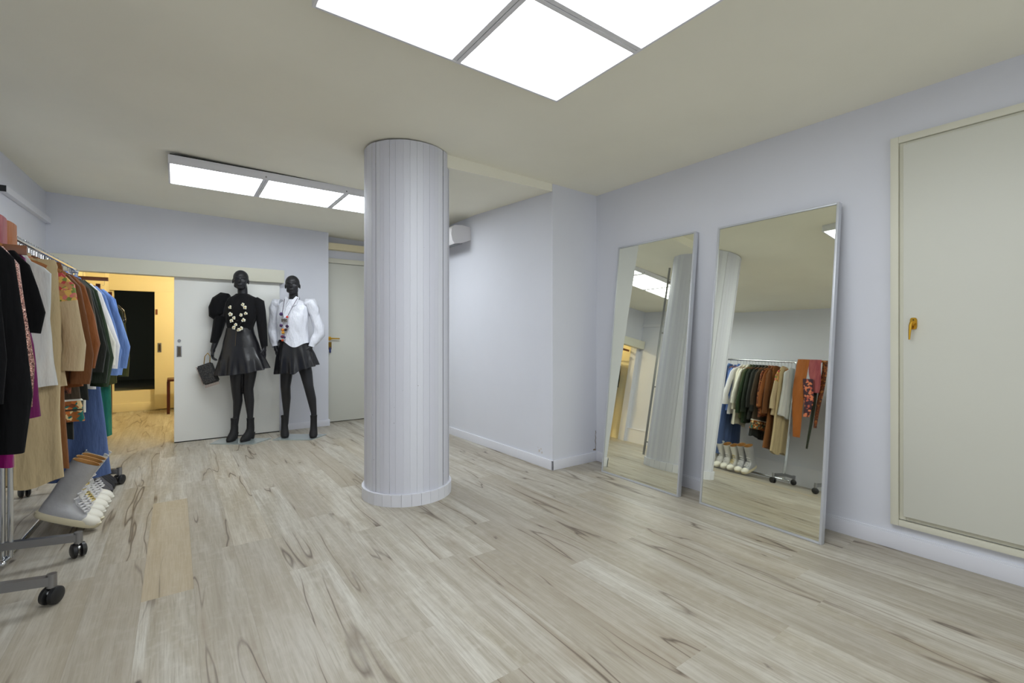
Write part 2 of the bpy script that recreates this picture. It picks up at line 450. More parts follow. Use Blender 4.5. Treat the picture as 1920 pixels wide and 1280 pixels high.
ob('key_plate', bm, mat('old brass', srgb(128, 100, 44), .4, .9), leaf, angle=30)
bm = BM(); tube(bm, [(.045, -.028, .965), (.045, -.05, .965)], .003, 8); box(bm, .035, .058, -.053, -.047, .89, .955, .003)
ob('key', bm, mat('blue key fob', srgb(40, 60, 120), .4), leaf, angle=30)

# big sliding door with its pelmet board
d = empty('door_3', (0.48, 5.94, 0), kind='structure')
bm = BM(); box(bm, -.487, .497, -.02, .015, .01, 1.72, .004)
leaf = ob('door_leaf', bm, M['sdoor'], d, angle=30)
bm = BM(); box(bm, -.486, .496, -.012, .01, .0, .012)
ob('bottom_rail', bm, M['gap'], d, smooth=False)
bm = BM()
hx, hz = -.444, 0.945
box(bm, hx - .021, hx + .021, -.0235, -.02, hz - .06, hz + .055, .001)
h = ob('flush_handle', bm, M['steel'], leaf, angle=30)
bm = BM(); box(bm, hx - .013, hx + .013, -.0245, -.0236, hz - .05, hz + .045)
ob('recess', bm, mat('shadowed nickel', srgb(92, 84, 72), .4, .6), h, smooth=False)
bm = BM(); tube(bm, [(hx, -.02, hz + .108), (hx, -.026, hz + .108)], .015, 18)
ob('lock', bm, M['steel'], leaf)
bm = BM(); box(bm, -.94, 1.015, 5.85, YB, 1.708, 1.852, .003)
struct('trim_4', bm, M['cream'], angle=30)

# ------------------------------------------------------------------ the small yellow-lit room beyond
YY = 8.8
bm = BM()
box(bm, -1.06, -0.96, YB + .14, YY, 0, 2.2); box(bm, -.96, -.76, 8.3, YY, 0, 2.2)
struct('wall_far_left', bm, M['yell'], smooth=False)
bm = BM()
box(bm, -1.0, -.715, YY, YY + .1, 0, 2.2); box(bm, -.245, 2.2, YY, YY + .1, 0, 2.2)
box(bm, -.715, -.245, YY, YY + .1, 0, .3); box(bm, -.715, -.245, YY, YY + .1, 1.77, 2.2)
struct('wall_far_back', bm, M['yell'], smooth=False)
bm = BM(); box(bm, 2.1, 2.2, 6.32, YY, 0, 2.2); struct('wall_far_right', bm, M['yell'], smooth=False)
bm = BM(); box(bm, -1.0, 2.2, YB + .14, YY + .1, 2.2, 2.28); struct('ceiling_far', bm, M['yell'], smooth=False)
bm = BM(); box(bm, .12, 2.2, 6.33, 6.36, 0, 2.2); box(bm, .12, 1.2, YB + .141, 6.36, 0, 2.2)
struct('wall_far_front', bm, M['yell'], smooth=False)
bm = BM(); box(bm, -.76, .6, YY - .012, YY, 0, .12, .004); struct('baseboard_far', bm, M['yell'], angle=30)
bm = BM(); box(bm, -.7595, .9, YY - .06, YY, 1.76, 1.92, .004); struct('trim_5', bm, M['yell'], angle=30)
d = empty('door_4', (0.15, YY - .05, 0), kind='structure')
bm = BM(); box(bm, -.395, .45, -.02, .015, .015, 1.76, .004); leaf = ob('door_leaf', bm, M['yell'], d, angle=30)
bm = BM(); box(bm, -.36, -.315, -.024, -.02, .86, 1.0, .001); h = ob('flush_handle', bm, M['steel'], leaf, angle=30)
bm = BM(); box(bm, -.348, -.326, -.0255, -.0241, .88, .98); ob('recess', bm, mat('dark nickel', srgb(90, 74, 50), .4, .6), h, smooth=False)
bm = BM(); box(bm, -.385, -.36, -.026, -.02, 1.42, 1.5, .002); ob('latch', bm, M['wooddark'], leaf, angle=30)
# unlit space behind the opening
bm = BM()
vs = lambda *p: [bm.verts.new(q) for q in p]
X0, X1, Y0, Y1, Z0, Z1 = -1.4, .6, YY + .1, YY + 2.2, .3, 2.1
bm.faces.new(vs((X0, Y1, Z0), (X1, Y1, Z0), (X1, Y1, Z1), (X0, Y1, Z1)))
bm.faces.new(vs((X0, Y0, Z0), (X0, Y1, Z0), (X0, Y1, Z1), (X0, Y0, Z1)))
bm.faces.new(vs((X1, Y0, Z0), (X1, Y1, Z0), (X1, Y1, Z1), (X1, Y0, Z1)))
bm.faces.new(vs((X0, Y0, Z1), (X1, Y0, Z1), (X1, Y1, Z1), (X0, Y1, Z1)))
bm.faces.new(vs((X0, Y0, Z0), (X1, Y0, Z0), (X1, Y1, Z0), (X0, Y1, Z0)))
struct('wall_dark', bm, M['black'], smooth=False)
# lamp of the small room: a plain bulb in a ceiling holder
d = empty('ceiling_bulb', (0.75, 7.4, 2.2), label='warm bulb under a round holder lighting the small yellow room', cat='lamp')
bm = BM(); tube(bm, [(0, 0, 0), (0, 0, -.02), (0, 0, -.05)], [.05, .045, .02], 18); ob('holder', bm, M['base'], d)
bm = BM(); ball(bm, (0, 0, -.10), .05, 18, 12); ob('bulb', bm, emis('warm bulb', (1.0, .86, .56, 1), ROOM_BULB * 9), d)
# dark wooden furniture glimpsed in the small room
d = empty('side_table', (0.11, 8.35, 0), label='dark wooden side table mostly hidden behind the grey sliding door', cat='table')
bm = BM(); box(bm, -.2, .35, -.2, .2, .46, .49, .004); ob('table_top', bm, M['darkwood'], d, angle=30)
for sx in (-.185, .335):
    for sy in (-.17, .17):
        bm = BM(); box(bm, sx - .018, sx + .018, sy - .018, sy + .018, 0, .459, .003); ob('leg', bm, M['darkwood'], d, angle=30)
# ------------------------------------------------------------------ ceiling lamps
def light_box(name, label, x0, x1, y0, y1, ncx, ncy, zb, fr=0.03, pm='panel'):
    t = empty(name, ((x0 + x1) / 2, (y0 + y1) / 2, zb), label=label, cat='ceiling light')
    X0, X1, Y0, Y1 = -(x1 - x0) / 2, (x1 - x0) / 2, -(y1 - y0) / 2, (y1 - y0) / 2
    bm = BM(); hgt = 0.062; w = .012
    for a in ((X0, X0 + w, Y0, Y1), (X1 - w, X1, Y0, Y1), (X0 + w, X1 - w, Y0, Y0 + w), (X0 + w, X1 - w, Y1 - w, Y1)):
        box(bm, *a, 0, hgt, .0015)
    ob('frame', bm, M['aluw'], t, angle=30)
    cw, ch = (X1 - X0) / ncx, (Y1 - Y0) / ncy
    for i in range(1, ncx):
        bm = BM(); c = X0 + cw * i
        box(bm, c - fr, c - .002, Y0 + w, Y1 - w, .001, .02, .001); box(bm, c + .002, c + fr, Y0 + w, Y1 - w, .001, .02, .001)
        ob('divider', bm, M['aluw'], t, angle=30)
    for j in range(1, ncy):
        bm = BM(); c = Y0 + ch * j
        box(bm, X0 + w, X1 - w, c - fr, c - .002, .0005, .021, .001); box(bm, X0 + w, X1 - w, c + .002, c + fr, .0005, .021, .001)
        ob('divider', bm, M['aluw'], t, angle=30)
    bm = BM(); box(bm, X0 + .01, X1 - .01, Y0 + .01, Y1 - .01, hgt, hgt + .008); ob('backing', bm, M['gap'], t, smooth=False)
    for i in range(1, ncx):
        for yy in (Y0 - .002, Y1 + .002):
            bm = BM(); ball(bm, (X0 + cw * i, yy, .022), .006, 8, 5); ob('screw', bm, M['steel'], t)
    for i in range(ncx):
        for j in range(ncy):
            bm = BM()
            box(bm, X0 + cw * i + .008, X0 + cw * (i + 1) - .008, Y0 + ch * j + .008, Y0 + ch * (j + 1) - .008, .006, .010)
            ob('diffuser', bm, M[pm], t, smooth=False)
    return t
light_box('ceiling_light', 'large square grid of glowing lamp panels on the ceiling nearest the camera', .41, 1.61, .24, 1.83, 2, 3, 2.315, .022)
light_box('ceiling_light', 'row of three glowing lamp panels on the ceiling in front of the back wall', -.04, 1.81, 4.07, 4.62, 3, 1, 2.318, .022, 'panelfar')

# ------------------------------------------------------------------ column
PC = Vector((1.333, 3.11, 0)); PRad = .292
bm = BM(); lay = bm.loops.layers.float_color.new('board')
rnd = random.Random(11); nb = 44; ang = 0; angs = []
ws = [rnd.uniform(.7, 1.3) for _ in range(nb)]; tot = sum(ws)
for w_ in ws: angs.append(ang); ang += w_ / tot * 2 * PI
angs.append(2 * PI)
zt = 2.37
for i in range(nb):
    a0, a1 = angs[i], angs[i + 1]; rr = PRad + rnd.uniform(-.0022, .0012); tone = rnd.random()
    rr2 = rr + rnd.uniform(-.0012, .0012)
    def q(a, r, z): return (math.cos(a) * r, math.sin(a) * r, z)
    am = (a0 + a1) / 2; e = .0035
    vv = [[bm.verts.new(q(a, r, z)) for a, r in ((a0, rr - .001), (a0 + e, rr), (am, (rr + rr2) / 2 + .0005), (a1 - e, rr2), (a1, rr2 - .001))] for z in (.05, zt)]
    for k in range(4):
        f = bm.faces.new((vv[0][k], vv[0][k + 1], vv[1][k + 1], vv[1][k]))
        for l in f.loops: l[lay] = (tone, tone, tone, 1)
col_t = empty('column', PC, label='thick white round column with faceted vertical board marks', cat='column')
col_t['kind'] = 'structure'
ob('shaft', bm, M['column'], col_t, angle=25)
bm = BM()
nbb = 30; rb = .309
for i in range(nbb):
    a0, a1 = 2 * PI * i / nbb + .0025, 2 * PI * (i + 1) / nbb - .0025
    P4 = [(math.cos(a) * r, math.sin(a) * r) for a, r in ((a0, rb), (a1, rb), (a1, .285), (a0, .285))]
    prism(bm, [(x, y, 0) for x, y in P4], (0, 0, .078))
ob('base_ring', bm, M['base'], col_t, smooth=False)
# dark slotted rail standing on the hidden side of the column
ra = math.radians(57)
sr = empty('shelf_upright', (PC.x + .312 * math.cos(ra), PC.y + .312 * math.sin(ra), 0.09), ra, 'thin grey metal upright fixed to the rear of the white column, seen in the mirror', 'rail')
bm = BM(); box(bm, .0, .022, -.011, .011, 0, 2.12, .002); ob('rail', bm, M['steel'], sr, angle=30)
for z in (.14, .75, 1.36, 1.95):
    bm = BM(); box(bm, -.03, .0, -.02, .02, z - .006, z + .006, .001); ob('bracket', bm, M['steel'], sr, angle=30)

# ------------------------------------------------------------------ air conditioner on the projecting wall
ac = empty('air_conditioner', (2.515, 4.22, 2.05), label='white air conditioner high on the projecting wall, partly behind the column', cat='air conditioner')
prof = [(0, .19), (-.10, .20), (-.19, .19), (-.225, .15), (-.23, .09), (-.215, .03), (-.19, .0), (-.10, .018), (0, .055)]
bm = BM(); prism(bm, [(x, 0, z) for x, z in prof], (0, .82, 0)); ob('body', bm, mat('white plastic', srgb(232, 230, 232), .35), ac, angle=50)
bm = BM(); prism(bm, [(-.19, .03, -.002), (-.08, .03, .018), (-.08, .03, .014), (-.19, .03, -.007)], (0, .76, 0)); ob('louvre', bm, mat('grey plastic', srgb(120, 122, 126), .4), ac, smooth=False)

# white rail on the left wall
bm = BM()
ya, yb = 4.83, 5.95
wr = empty('wall_rail', (xl(ya), ya, 2.16), math.atan2(0, 1), 'white square rail fixed high on the left wall near the corner', 'rail')
prism(bm, [(0.001, 0, -.028), (.04, 0, -.028), (.04, 0, .02), (0.001, 0, .02)], (xl(yb) - xl(ya), yb - ya, 0))
ob('bar', bm, M['base'], wr, smooth=False)
bm = BM(); prism(bm, [(0.003, -.006, -.026), (.038, -.006, -.026), (.038, -.006, .018), (0.003, -.006, .018)], (0, .0058, 0)); ob('end_cap', bm, M['dark'], wr, smooth=False)

# ------------------------------------------------------------------ leaning mirrors
def mirror(label, BL, width, yaw, lean, Lm=1.85):
    """BL: front bottom far corner; local x runs towards the camera along the wall, y is the face normal, z up the mirror"""
    t = empty('standing_mirror', BL, 0, label, 'mirror')
    t.rotation_mode = 'XYZ'
    dirv = Vector((-math.sin(yaw), -math.cos(yaw), 0))
    nrm = Vector((-math.cos(yaw), math.sin(yaw), 0))
    up = (Vector((0, 0, 1)) * math.cos(lean) - nrm * math.sin(lean)).normalized()
    nf = dirv.cross(up).normalized()
    if nf.dot(nrm) < 0: nf = -nf
    # right handed: x=dirv, y=back (-nf), z=up
    y = up.cross(dirv)
    Rm = Matrix((dirv, y, up)).transposed()
    t.rotation_euler = Rm.to_euler()
    s = 1 if y.dot(nrm) < 0 else -1    # +s is away from the viewer
    dep = .036; rim = .012
    def bx(bm, x0, x1, y0, y1, z0, z1, bev=0):
        ya_, yb_ = sorted((s * y0, s * y1)); box(bm, x0, x1, ya_, yb_, z0, z1, bev)
    bm = BM()
    bx(bm, 0, rim, 0, dep, 0, Lm, .001); bx(bm, width - rim, width, 0, dep, 0, Lm, .001)
    bx(bm, rim, width - rim, 0, dep, 0, rim, .001); bx(bm, rim, width - rim, 0, dep, Lm - rim, Lm, .001)
    ob('frame', bm, M['alu'], t, angle=30)
    bm = BM(); bx(bm, rim + .0015, width - rim - .0015, .005, .008, rim + .0015, Lm - rim - .0015); ob('mirror_glass', bm, M['glassy'], t, smooth=False)
    bm = BM(); bx(bm, rim, width - rim, .012, .02, rim, Lm - rim); ob('back_panel', bm, M['gap'], t, smooth=False)
    return t
mirror('tall leaning mirror with silver frame beside the projecting wall corner', (2.806, 2.646, .001), .73, math.radians(2.0), math.radians(6.1))
mirror('tall leaning mirror with silver frame nearer the cream cupboard door', (2.792, 1.765, .001), .73, math.radians(3.05), math.radians(6.45))

# ------------------------------------------------------------------ clothes racks
RZ = 1.58
def clothes_rack(label, near, far):
    near, far = Vector((*near, 0)), Vector((*far, 0)); Lr = (far - near).length
    ang_ = math.atan2((far - near).y, (far - near).x) - PI / 2
    t = empty('clothes_rack', near, ang_, label, 'clothes rack', 'rolling clothes racks along the left wall')
    bm = BM(); tube(bm, [(0, -.04, RZ), (0, Lr + .04, RZ)], .0125, 14); ob('rail', bm, M['chrome'], t)
    bm = BM(); tube(bm, [(0, -.06, .055), (0, Lr + .02, .055)], .0125, 12); ball(bm, (0, -.06, .055), .016, 12, 8); ob('lower_rail', bm, M['chrome'], t)
    for y in (0, Lr):
        bm = BM()
        for dx in (-.013, .013): tube(bm, [(dx, y, .06), (dx, y, RZ - .01)], .0105, 12)
        box(bm, -.026, .026, y - .014, y + .014, RZ - .03, RZ - .005, .003)
        ob('post', bm, M['chrome'], t)
        for sx in (-1, 1):
            bm = BM()
            for (xa, za, xb, zb_) in ((0, .118, .25 * sx, .098),):
                w2, h2 = .015, .018
                rings(bm, [[(xa, y - w2, za - h2), (xa, y + w2, za - h2), (xa, y + w2, za + h2), (xa, y - w2, za + h2)],
                           [(xb, y - w2, zb_ - h2), (xb, y + w2, zb_ - h2), (xb, y + w2, zb_ + h2), (xb, y - w2, zb_ + h2)]])
            tube(bm, [(.25 * sx, y, .07), (.25 * sx, y, .125)], .017, 12)
            ob('foot', bm, M['steel'], t, angle=30)
            sw = (-.5 + .9 * ((y > 0) ^ (sx > 0)))
            bm = BM(); tube(bm, [(.25 * sx, y, .045), (.25 * sx, y, .07)], .008, 8); ball(bm, (.25 * sx, y, .05), .022, 12, 8, (1, 1, .7))
            c = ob('caster', bm, M['chrome'], t)
            for sd in (-1, 1):
                bm = BM(); dv = Vector((math.cos(sw), math.sin(sw), 0)) * sd
                cc = Vector((.25 * sx, y, .0365))
                tube(bm, [cc + dv * .006, cc + dv * .010, cc + dv * .024, cc + dv * .03], [.03, .036, .034, .022], 20)
                ob('wheel', bm, M['dark'], c)
    return t
R1N, R1F = Vector((-.64, 3.16, 0)), Vector((-.585, 4.53, 0))
R2N, R2F = Vector((-.74, 1.2, 0)), Vector((-.66, 2.675, 0))
clothes_rack('rolling chrome clothes rack over the row of shoes', R1N[:2], R1F[:2])
clothes_rack('rolling chrome clothes rack cut by the left edge, nearest the camera', R2N[:2], R2F[:2])
# third short rail fixed to the wall beyond the rack
R3N, R3F = Vector((-.66, 6.22, 0)), Vector((-.66, 7.3, 0))
t = empty('garment_stand', (R3N.x, R3N.y, 0), 0, 'dark red wooden garment stand with clothes in the doorway of the yellow room', 'clothes stand')
LS = R3F.y - R3N.y
bm = BM(); tube(bm, [(0, -.03, RZ), (0, LS + .03, RZ)], .0125, 12); ob('rail', bm, M['darkwood'], t)
for y_ in (0.06, LS + .06):
    for x_ in (-.14, .03):
        bm = BM(); box(bm, x_ - .018, x_ + .018, y_ - .018, y_ + .018, 0, RZ + .05, .003); ob('post', bm, M['darkwood'], t, angle=30)
    bm = BM(); box(bm, -.121, .011, y_ - .012, y_ + .012, RZ - .015, RZ + .02, .002); ob('cross_bar', bm, M['darkwood'], t, angle=30)
    bm = BM(); box(bm, -.121, .011, y_ - .012, y_ + .012, .12, .16, .002); ob('cross_bar', bm, M['darkwood'], t, angle=30)

rg = random.Random(42)
def hanger_mesh(k=1.0):
    bm = BM(); pts = [(a * k, b, c * k - .006) for a, b, c in [(-.205, 0, -.062), (-.17, 0, -.046), (-.1, 0, -.022), (-.04, 0, -.006), (0, 0, 0), (.04, 0, -.006), (.1, 0, -.022), (.17, 0, -.046), (.205, 0, -.062)]]
    tube(bm, pts, [.009, .011, .012, .013, .015, .013, .012, .011, .009], 10, flat=.45, up=(0, 0, 1))
    hk = BM(); hp = [(0, 0, .002), (0, 0, .075)]
    for a in range(-80, 200, 25): hp.append((0 + .0, .017 * math.cos(math.radians(a)), .095 + .017 * math.sin(math.radians(a))))
    tube(hk, hp, .0019, 6)
    return bm, hk
def make_hanger(label, m, loc, rz, k=1.0):
    t = empty('coat_hanger', loc, rz, label, 'hanger', 'hangers on the clothes rails')
    b, h = hanger_mesh(k); ob('shoulder_bar', b, m, t); ob('hook', h, M['chrome'], t)
    return t
def body_rings(prof, th, seed, waves=5, n=40, amp=0.012, uneven=0.02):
    """prof: list of (z, halfwidth, halfthick)"""
    r = random.Random(seed); ph = r.uniform(0, 6); ph2 = r.uniform(0, 6); out = []
    z0, z1 = prof[0][0], prof[-1][0]
    zs = []
    for (a, b) in zip(prof, prof[1:]):
        k = max(1, int(abs(b[0] - a[0]) / .06))
        for i in range(k):
            f = i / k; zs.append(tuple(a[j] * (1 - f) + b[j] * f for j in range(3)))
    zs.append(prof[-1])
    for z, w, tk in zs:
        f = (z - z0) / (z1 - z0); ring = []
        for i in range(n):
            a = 2 * PI * i / n; c, s_ = math.cos(a), math.sin(a)
            x = w * math.copysign(abs(c) ** .75, c); y = tk * math.copysign(abs(s_) ** .6, s_)
            wv = amp * f * (math.sin(waves * x / w * 1.7 + ph + f) + .6 * math.sin(waves * 2.3 * x / w + ph2))
            wv += amp * .35 * math.sin(3.1 * x / w + f * 5 + ph2)
            zz = z + (uneven * math.sin(2.2 * x / w + ph) * f if f > .85 else 0)
            ring.append((x * (1 + .03 * math.sin(f * 7 + ph)), y + wv, zz))
        out.append(ring)
    return out
def garment(kind, label, m, pos, rz, W=.2, L=.7, flare=1.0, sleeve=0.0, sr=(.05, .042), collar=True, th=.024, seed=1, hem=None, yoke=None, sm=None, out=.03, amp=.011, hm=None, sleeves_m=None, waves=5):
    """a garment on its wooden hanger. pos = point where the hanger bar's middle is"""
    t = empty(kind, pos, rz, label, kind.replace('_', ' '), None)
    make_hanger('wooden hanger carrying the ' + label.split(' hanging')[0].split(' on ')[0], hm or (M['wood'] if seed % 3 else M['wooddark']), pos, rz, W / .205 * .9)
    ws = W; sleeve *= random.Random(seed * 3).uniform(.88, 1.08)
    prof = [(.012, .052, .018), (-.02, W * .52, .019), (-.045, W * .84, .02), (-.075, W * 1.02, .022), (-.14, ws, th), (-.3, ws * .98, th), (-L * .6, ws * (.98 + (flare - 1) * .4), th * 1.1), (-L, ws * flare, th * 1.2)]
    bm = BM(); rr = body_rings(prof, th, seed, amp=amp, waves=waves)
    rings(bm, rr, cap=False)
    ob('body', bm, m, t, angle=60)
    if yoke:   # decorated shoulder panel lying over the body
        bm = BM(); pr2 = [(z, w * 1.02 + .001, k + .0035) for z, w, k in prof[:5]] + [(-.2, ws * 1.01, th + .004)]
        rings(bm, body_rings(pr2, th, seed, amp=amp * .3), cap=False); ob('yoke', bm, yoke, t, angle=60)
    if hem:    # contrasting band
        for k, (hm_, z_a, z_b) in enumerate(hem):
            bm = BM(); fa = lambda z: ws * (1 + (flare - 1) * (-z / L))
            rr2 = [r for r in rr if z_b - .035 <= r[0][2] <= z_a + .035]
            rr2 = [[(p[0] * 1.015, p[1] * 1.02 + (.004 if p[1] > 0 else -.004), z_a + (z_b - z_a) * i / max(1, len(rr2) - 1)) for p in r] for i, r in enumerate(rr2)]
            if len(rr2) > 1: rings(bm, rr2, cap=False); ob('trim_band', bm, hm_, t, angle=60)
    if collar:
        bm = BM()
        pts = [(.045 * math.cos(a), .022 * math.sin(a), .018 + .006 * math.sin(a)) for a in [PI * 2 * i / 16 for i in range(17)]]
        tube(bm, pts, .012, 6, flat=.5); ob('collar', bm, sm or m, t)
    if sleeve:
        for s_ in (-1, 1):
            bm = BM(); r0, r1 = sr; q = random.Random(seed * 7 + s_)
            wob = q.uniform(-.01, .01)
            pts = [(s_ * (W * .86), 0, -.075), (s_ * (W + .01), wob, -.13), (s_ * (W + out * .6), wob * 2, -.13 - sleeve * .35), (s_ * (W + out), wob * 3, -.13 - sleeve * .7), (s_ * (W + out * .8), wob * 3, -.13 - sleeve)]
            ph = q.uniform(0, 6)
            tube(bm, pts, [r0 * .75, r0, r0 * 1.0, (r0 + r1) / 2, r1], 16, flat=[.45, .5, .5, .5, .55], wave=lambda f, a: .10 * math.sin(3 * a + ph + 4 * f), up=(1, 0, 0))
            bmesh.ops.subdivide_edges(bm, edges=bm.edges[:], cuts=1, use_grid_fill=True, smooth=.6)
            if yoke:
                for fc in bm.faces: fc.material_index = 1 if fc.calc_center_median().z > -.235 else 0
            ob('sleeve', bm, [m, yoke] if yoke else m, t, angle=70)
    return t

def trousers(label, m, pos, rz, L, W=.12, seed=3, hm=None, kind='trousers'):
    t = empty(kind, pos, rz, label, kind, None)
    make_hanger('wooden hanger carrying the ' + label.split(' hanging')[0].split(' on ')[0], hm or M['wood'], pos, rz, .8)
    for s_ in (-1, 1):
        bm = BM()
        prof = [(-.005, W * .5, .01), (-.03, W * .55, .015), (-.3, W * .62, .02), (-L * .7, W * .62, .02), (-L, W * .72, .022)]
        rr = body_rings(prof, .02, seed + s_, amp=.006, waves=3, n=28)
        rr = [[(p[0] + s_ * W * .55, p[1], p[2]) for p in r] for r in rr]
        rings(bm, rr, cap=True); ob('trouser_leg', bm, m, t, angle=60)
    bm = BM(); rr = body_rings([(-.0, W * 1.05, .017), (-.05, W * 1.06, .02)], .02, seed, amp=.0, n=28); rings(bm, rr, cap=True); ob('waistband', bm, m, t, angle=60)
    return t

def railpos(A, B, f, z=RZ - .095):
    p = A.lerp(B, f); return (p.x, p.y, z)
F = {}
F['denim'] = fabric('light denim', srgb(122, 152, 205), .85, col2=srgb(92, 122, 180), vscale=6)
F['denimdk'] = fabric('mid blue denim', srgb(88, 108, 152), .85, col2=srgb(70, 90, 134), vscale=5)
F['chambray'] = fabric('blue chambray', srgb(96, 124, 184), .85)
F['white'] = fabric('white cotton', srgb(228, 227, 228), .8, .05)
F['cream'] = fabric('cream cotton', srgb(226, 220, 200), .8, .06)
F['ivory'] = fabric('ivory crepe', srgb(232, 230, 216), .7, .05)
F['olive'] = fabric('olive twill', srgb(74, 80, 50))
F['green'] = fabric('forest green wool', srgb(46, 62, 40))
F['dkgreen'] = fabric('dark green wool', srgb(38, 46, 36))
F['darkgr'] = fabric('charcoal green twill', srgb(44, 46, 42))
F['taupe'] = fabric('grey brown twill', srgb(84, 72, 58))
F['rust'] = fabric('rust brown crepe', srgb(142, 84, 42), .75)
F['brown'] = fabric('chocolate brown crepe', srgb(112, 70, 38), .75)
F['tan'] = fabric('tan brown gabardine', srgb(128, 82, 44), .75)
F['beige'] = fabric('beige linen', srgb(200, 180, 144), .85, .08)
F['sand'] = fabric('sand crepe', srgb(200, 180, 140), .8, .08)
F['grey'] = fabric('pale grey print', srgb(222, 222, 216), .8, col2=srgb(196, 202, 204), vscale=10)
F['tealgrey'] = fabric('grey teal cotton', srgb(112, 132, 128))
F['teal'] = fabric('teal crepe', srgb(44, 128, 120))
F['plum'] = fabric('plum satin', srgb(108, 22, 84), .4)
F['magenta'] = fabric('magenta satin', srgb(134, 16, 98), .35)
F['blackw'] = fabric('black wool', srgb(14, 14, 16), .95, sheen=0.0)
F['sequin'] = spotted('rose gold sequins', srgb(150, 108, 98), [srgb(176, 124, 110), srgb(76, 50, 46), srgb(226, 186, 170)], 330, .35, .3, .6)
F['redseq'] = spotted('red and black sequins', srgb(20, 14, 16), [srgb(150, 20, 30), srgb(206, 48, 40), srgb(230, 160, 90)], 170, .5, .35, .3)
F['floral'] = spotted('floral embroidery', srgb(196, 140, 90), [srgb(190, 70, 70), srgb(120, 140, 60), srgb(222, 180, 90), srgb(214, 120, 110)], 60, .3)
F['ethnic'] = spotted('orange and teal embroidery', srgb(160, 92, 30), [srgb(204, 110, 40), srgb(20, 110, 100), srgb(230, 200, 140), srgb(120, 60, 20)], 55, .35)
F['snake'] = spotted('grey snakeskin print', srgb(30, 28, 28), [srgb(120, 112, 104), srgb(160, 150, 140), srgb(60, 54, 50)], 70, .4)
F['rustprint'] = spotted('rust floral print', srgb(110, 58, 30), [srgb(150, 74, 36), srgb(60, 34, 26), srgb(190, 120, 60)], 75, .55)
F['silverbl'] = spotted('black cloth with silver beading', srgb(20, 22, 24), [srgb(34, 40, 36), srgb(180, 182, 190)], 70, .7, .3, .4)
F['fur'] = fabric('black fur', srgb(12, 12, 14), 1.0, sheen=0)
F['orange'] = fabric('burnt orange silk', srgb(172, 100, 44), .6)
F['pink'] = fabric('dusty pink silk', srgb(186, 104, 100), .6, col2=srgb(150, 70, 80))
F['flowerscarf'] = spotted('dark scarf with coral blossoms', srgb(58, 26, 40), [srgb(196, 90, 70), srgb(60, 30, 50), srgb(226, 130, 90)], 40, .55)
F['greensc'] = fabric('dark green ribbon cloth', srgb(62, 68, 56))
SEQ = [  # far to near on the shoe rack
 ('shirt', 'faded blue denim shirt hanging at the very far end of the shoe rack', 'denim', dict(W=.175, L=.66, sleeve=.5, out=.07)),
 ('shirt', 'light denim shirt with frayed cuffs hanging second from the far end of the rack', 'denim', dict(W=.185, L=.64, sleeve=.52, sr=(.052, .05), out=.10)),
 ('dress', 'mid blue denim dress hanging right behind the sky blue shirt', 'denimdk', dict(W=.165, L=1.12, flare=1.2, collar=False)),
 ('shirt', 'sky blue cotton shirt hanging between two denim dresses on the shoe rack', 'denim', dict(W=.18, L=.66, sleeve=.5, out=.09)),
 ('dress', 'long wide mid blue denim dress hanging low over the shoes', 'denimdk', dict(W=.18, L=1.27, flare=1.55, collar=False)),
 ('shirt', 'plain chambray blue shirt hanging behind the white shirt', 'chambray', dict(W=.175, L=.68, sleeve=.5, out=.09)),
 ('shirt', 'white cotton shirt hanging just before the blue chambray shirt', 'white', dict(W=.18, L=.70, sleeve=.5, sr=(.045, .055), out=.10, flare=1.15)),
 ('tunic', 'long cream tunic hanging among the white tops', 'cream', dict(W=.17, L=.84, sleeve=.5, collar=False, out=.07)),
 ('blouse', 'ivory blouse with wide bell sleeves hanging beside the green coats', 'ivory', dict(W=.165, L=.6, sleeve=.42, sr=(.045, .07), out=.09)),
 ('shirt', 'olive twill shirt hanging beside the ivory blouse', 'olive', dict(W=.17, L=.74, sleeve=.5, out=.07)),
 ('coat', 'forest green wool coat hanging in the middle of the shoe rack', 'green', dict(W=.18, L=.79, sleeve=.56, out=.09)),
 ('jacket', 'dark green jacket hanging before the forest green coat', 'dkgreen', dict(W=.18, L=.77, sleeve=.56, out=.08)),
 ('jacket', 'charcoal green jacket with pointed drape hanging beside the trimmed tunic', 'darkgr', dict(W=.175, L=.74, sleeve=.5, flare=1.25, out=.08)),
 ('coat', 'very dark grey green long coat hanging beside the trimmed tunic', 'darkgr', dict(W=.16, L=.97, sleeve=.5, out=.05)),
 ('tunic', 'grey brown tunic with orange and teal embroidered hem hanging', 'taupe', dict(W=.175, L=.86, sleeve=.45, flare=1.2, out=.05, hem=[('ivory', -.735, -.745), ('ethnic', -.745, -.79), ('ivory', -.79, -.8), ('ethnic', -.80, -.86)])),
 ('blouse', 'rust floral print blouse hanging behind the brown shirts', 'rustprint', dict(W=.165, L=.68, sleeve=.45, out=.05)),
 ('shirt', 'rust brown shirt with pleated front hanging', 'rust', dict(W=.17, L=.64, sleeve=.46, flare=1.35, out=.08, amp=.010)),
 ('blouse', 'chocolate brown blouse hanging behind the beige blouse', 'brown', dict(W=.165, L=.63, sleeve=.48, flare=1.2, out=.06)),
 ('trousers', 'long tan brown trousers hanging on the shoe rack', 'tan', dict(L=1.08, W=.14)),
 ('blouse', 'beige linen blouse with floral embroidered yoke hanging', 'beige', dict(W=.16, L=.66, sleeve=.46, sr=(.042, .05), yoke='floral', out=.05, flare=1.15)),
 ('trousers', 'long sand coloured trousers hanging at the near end of the shoe rack', 'sand', dict(L=1.12, W=.14)),
 ('top', 'sleeveless pale grey top hanging at the near end of the shoe rack', 'grey', dict(W=.135, L=.65, collar=False, th=.022, flare=1.2)),
]
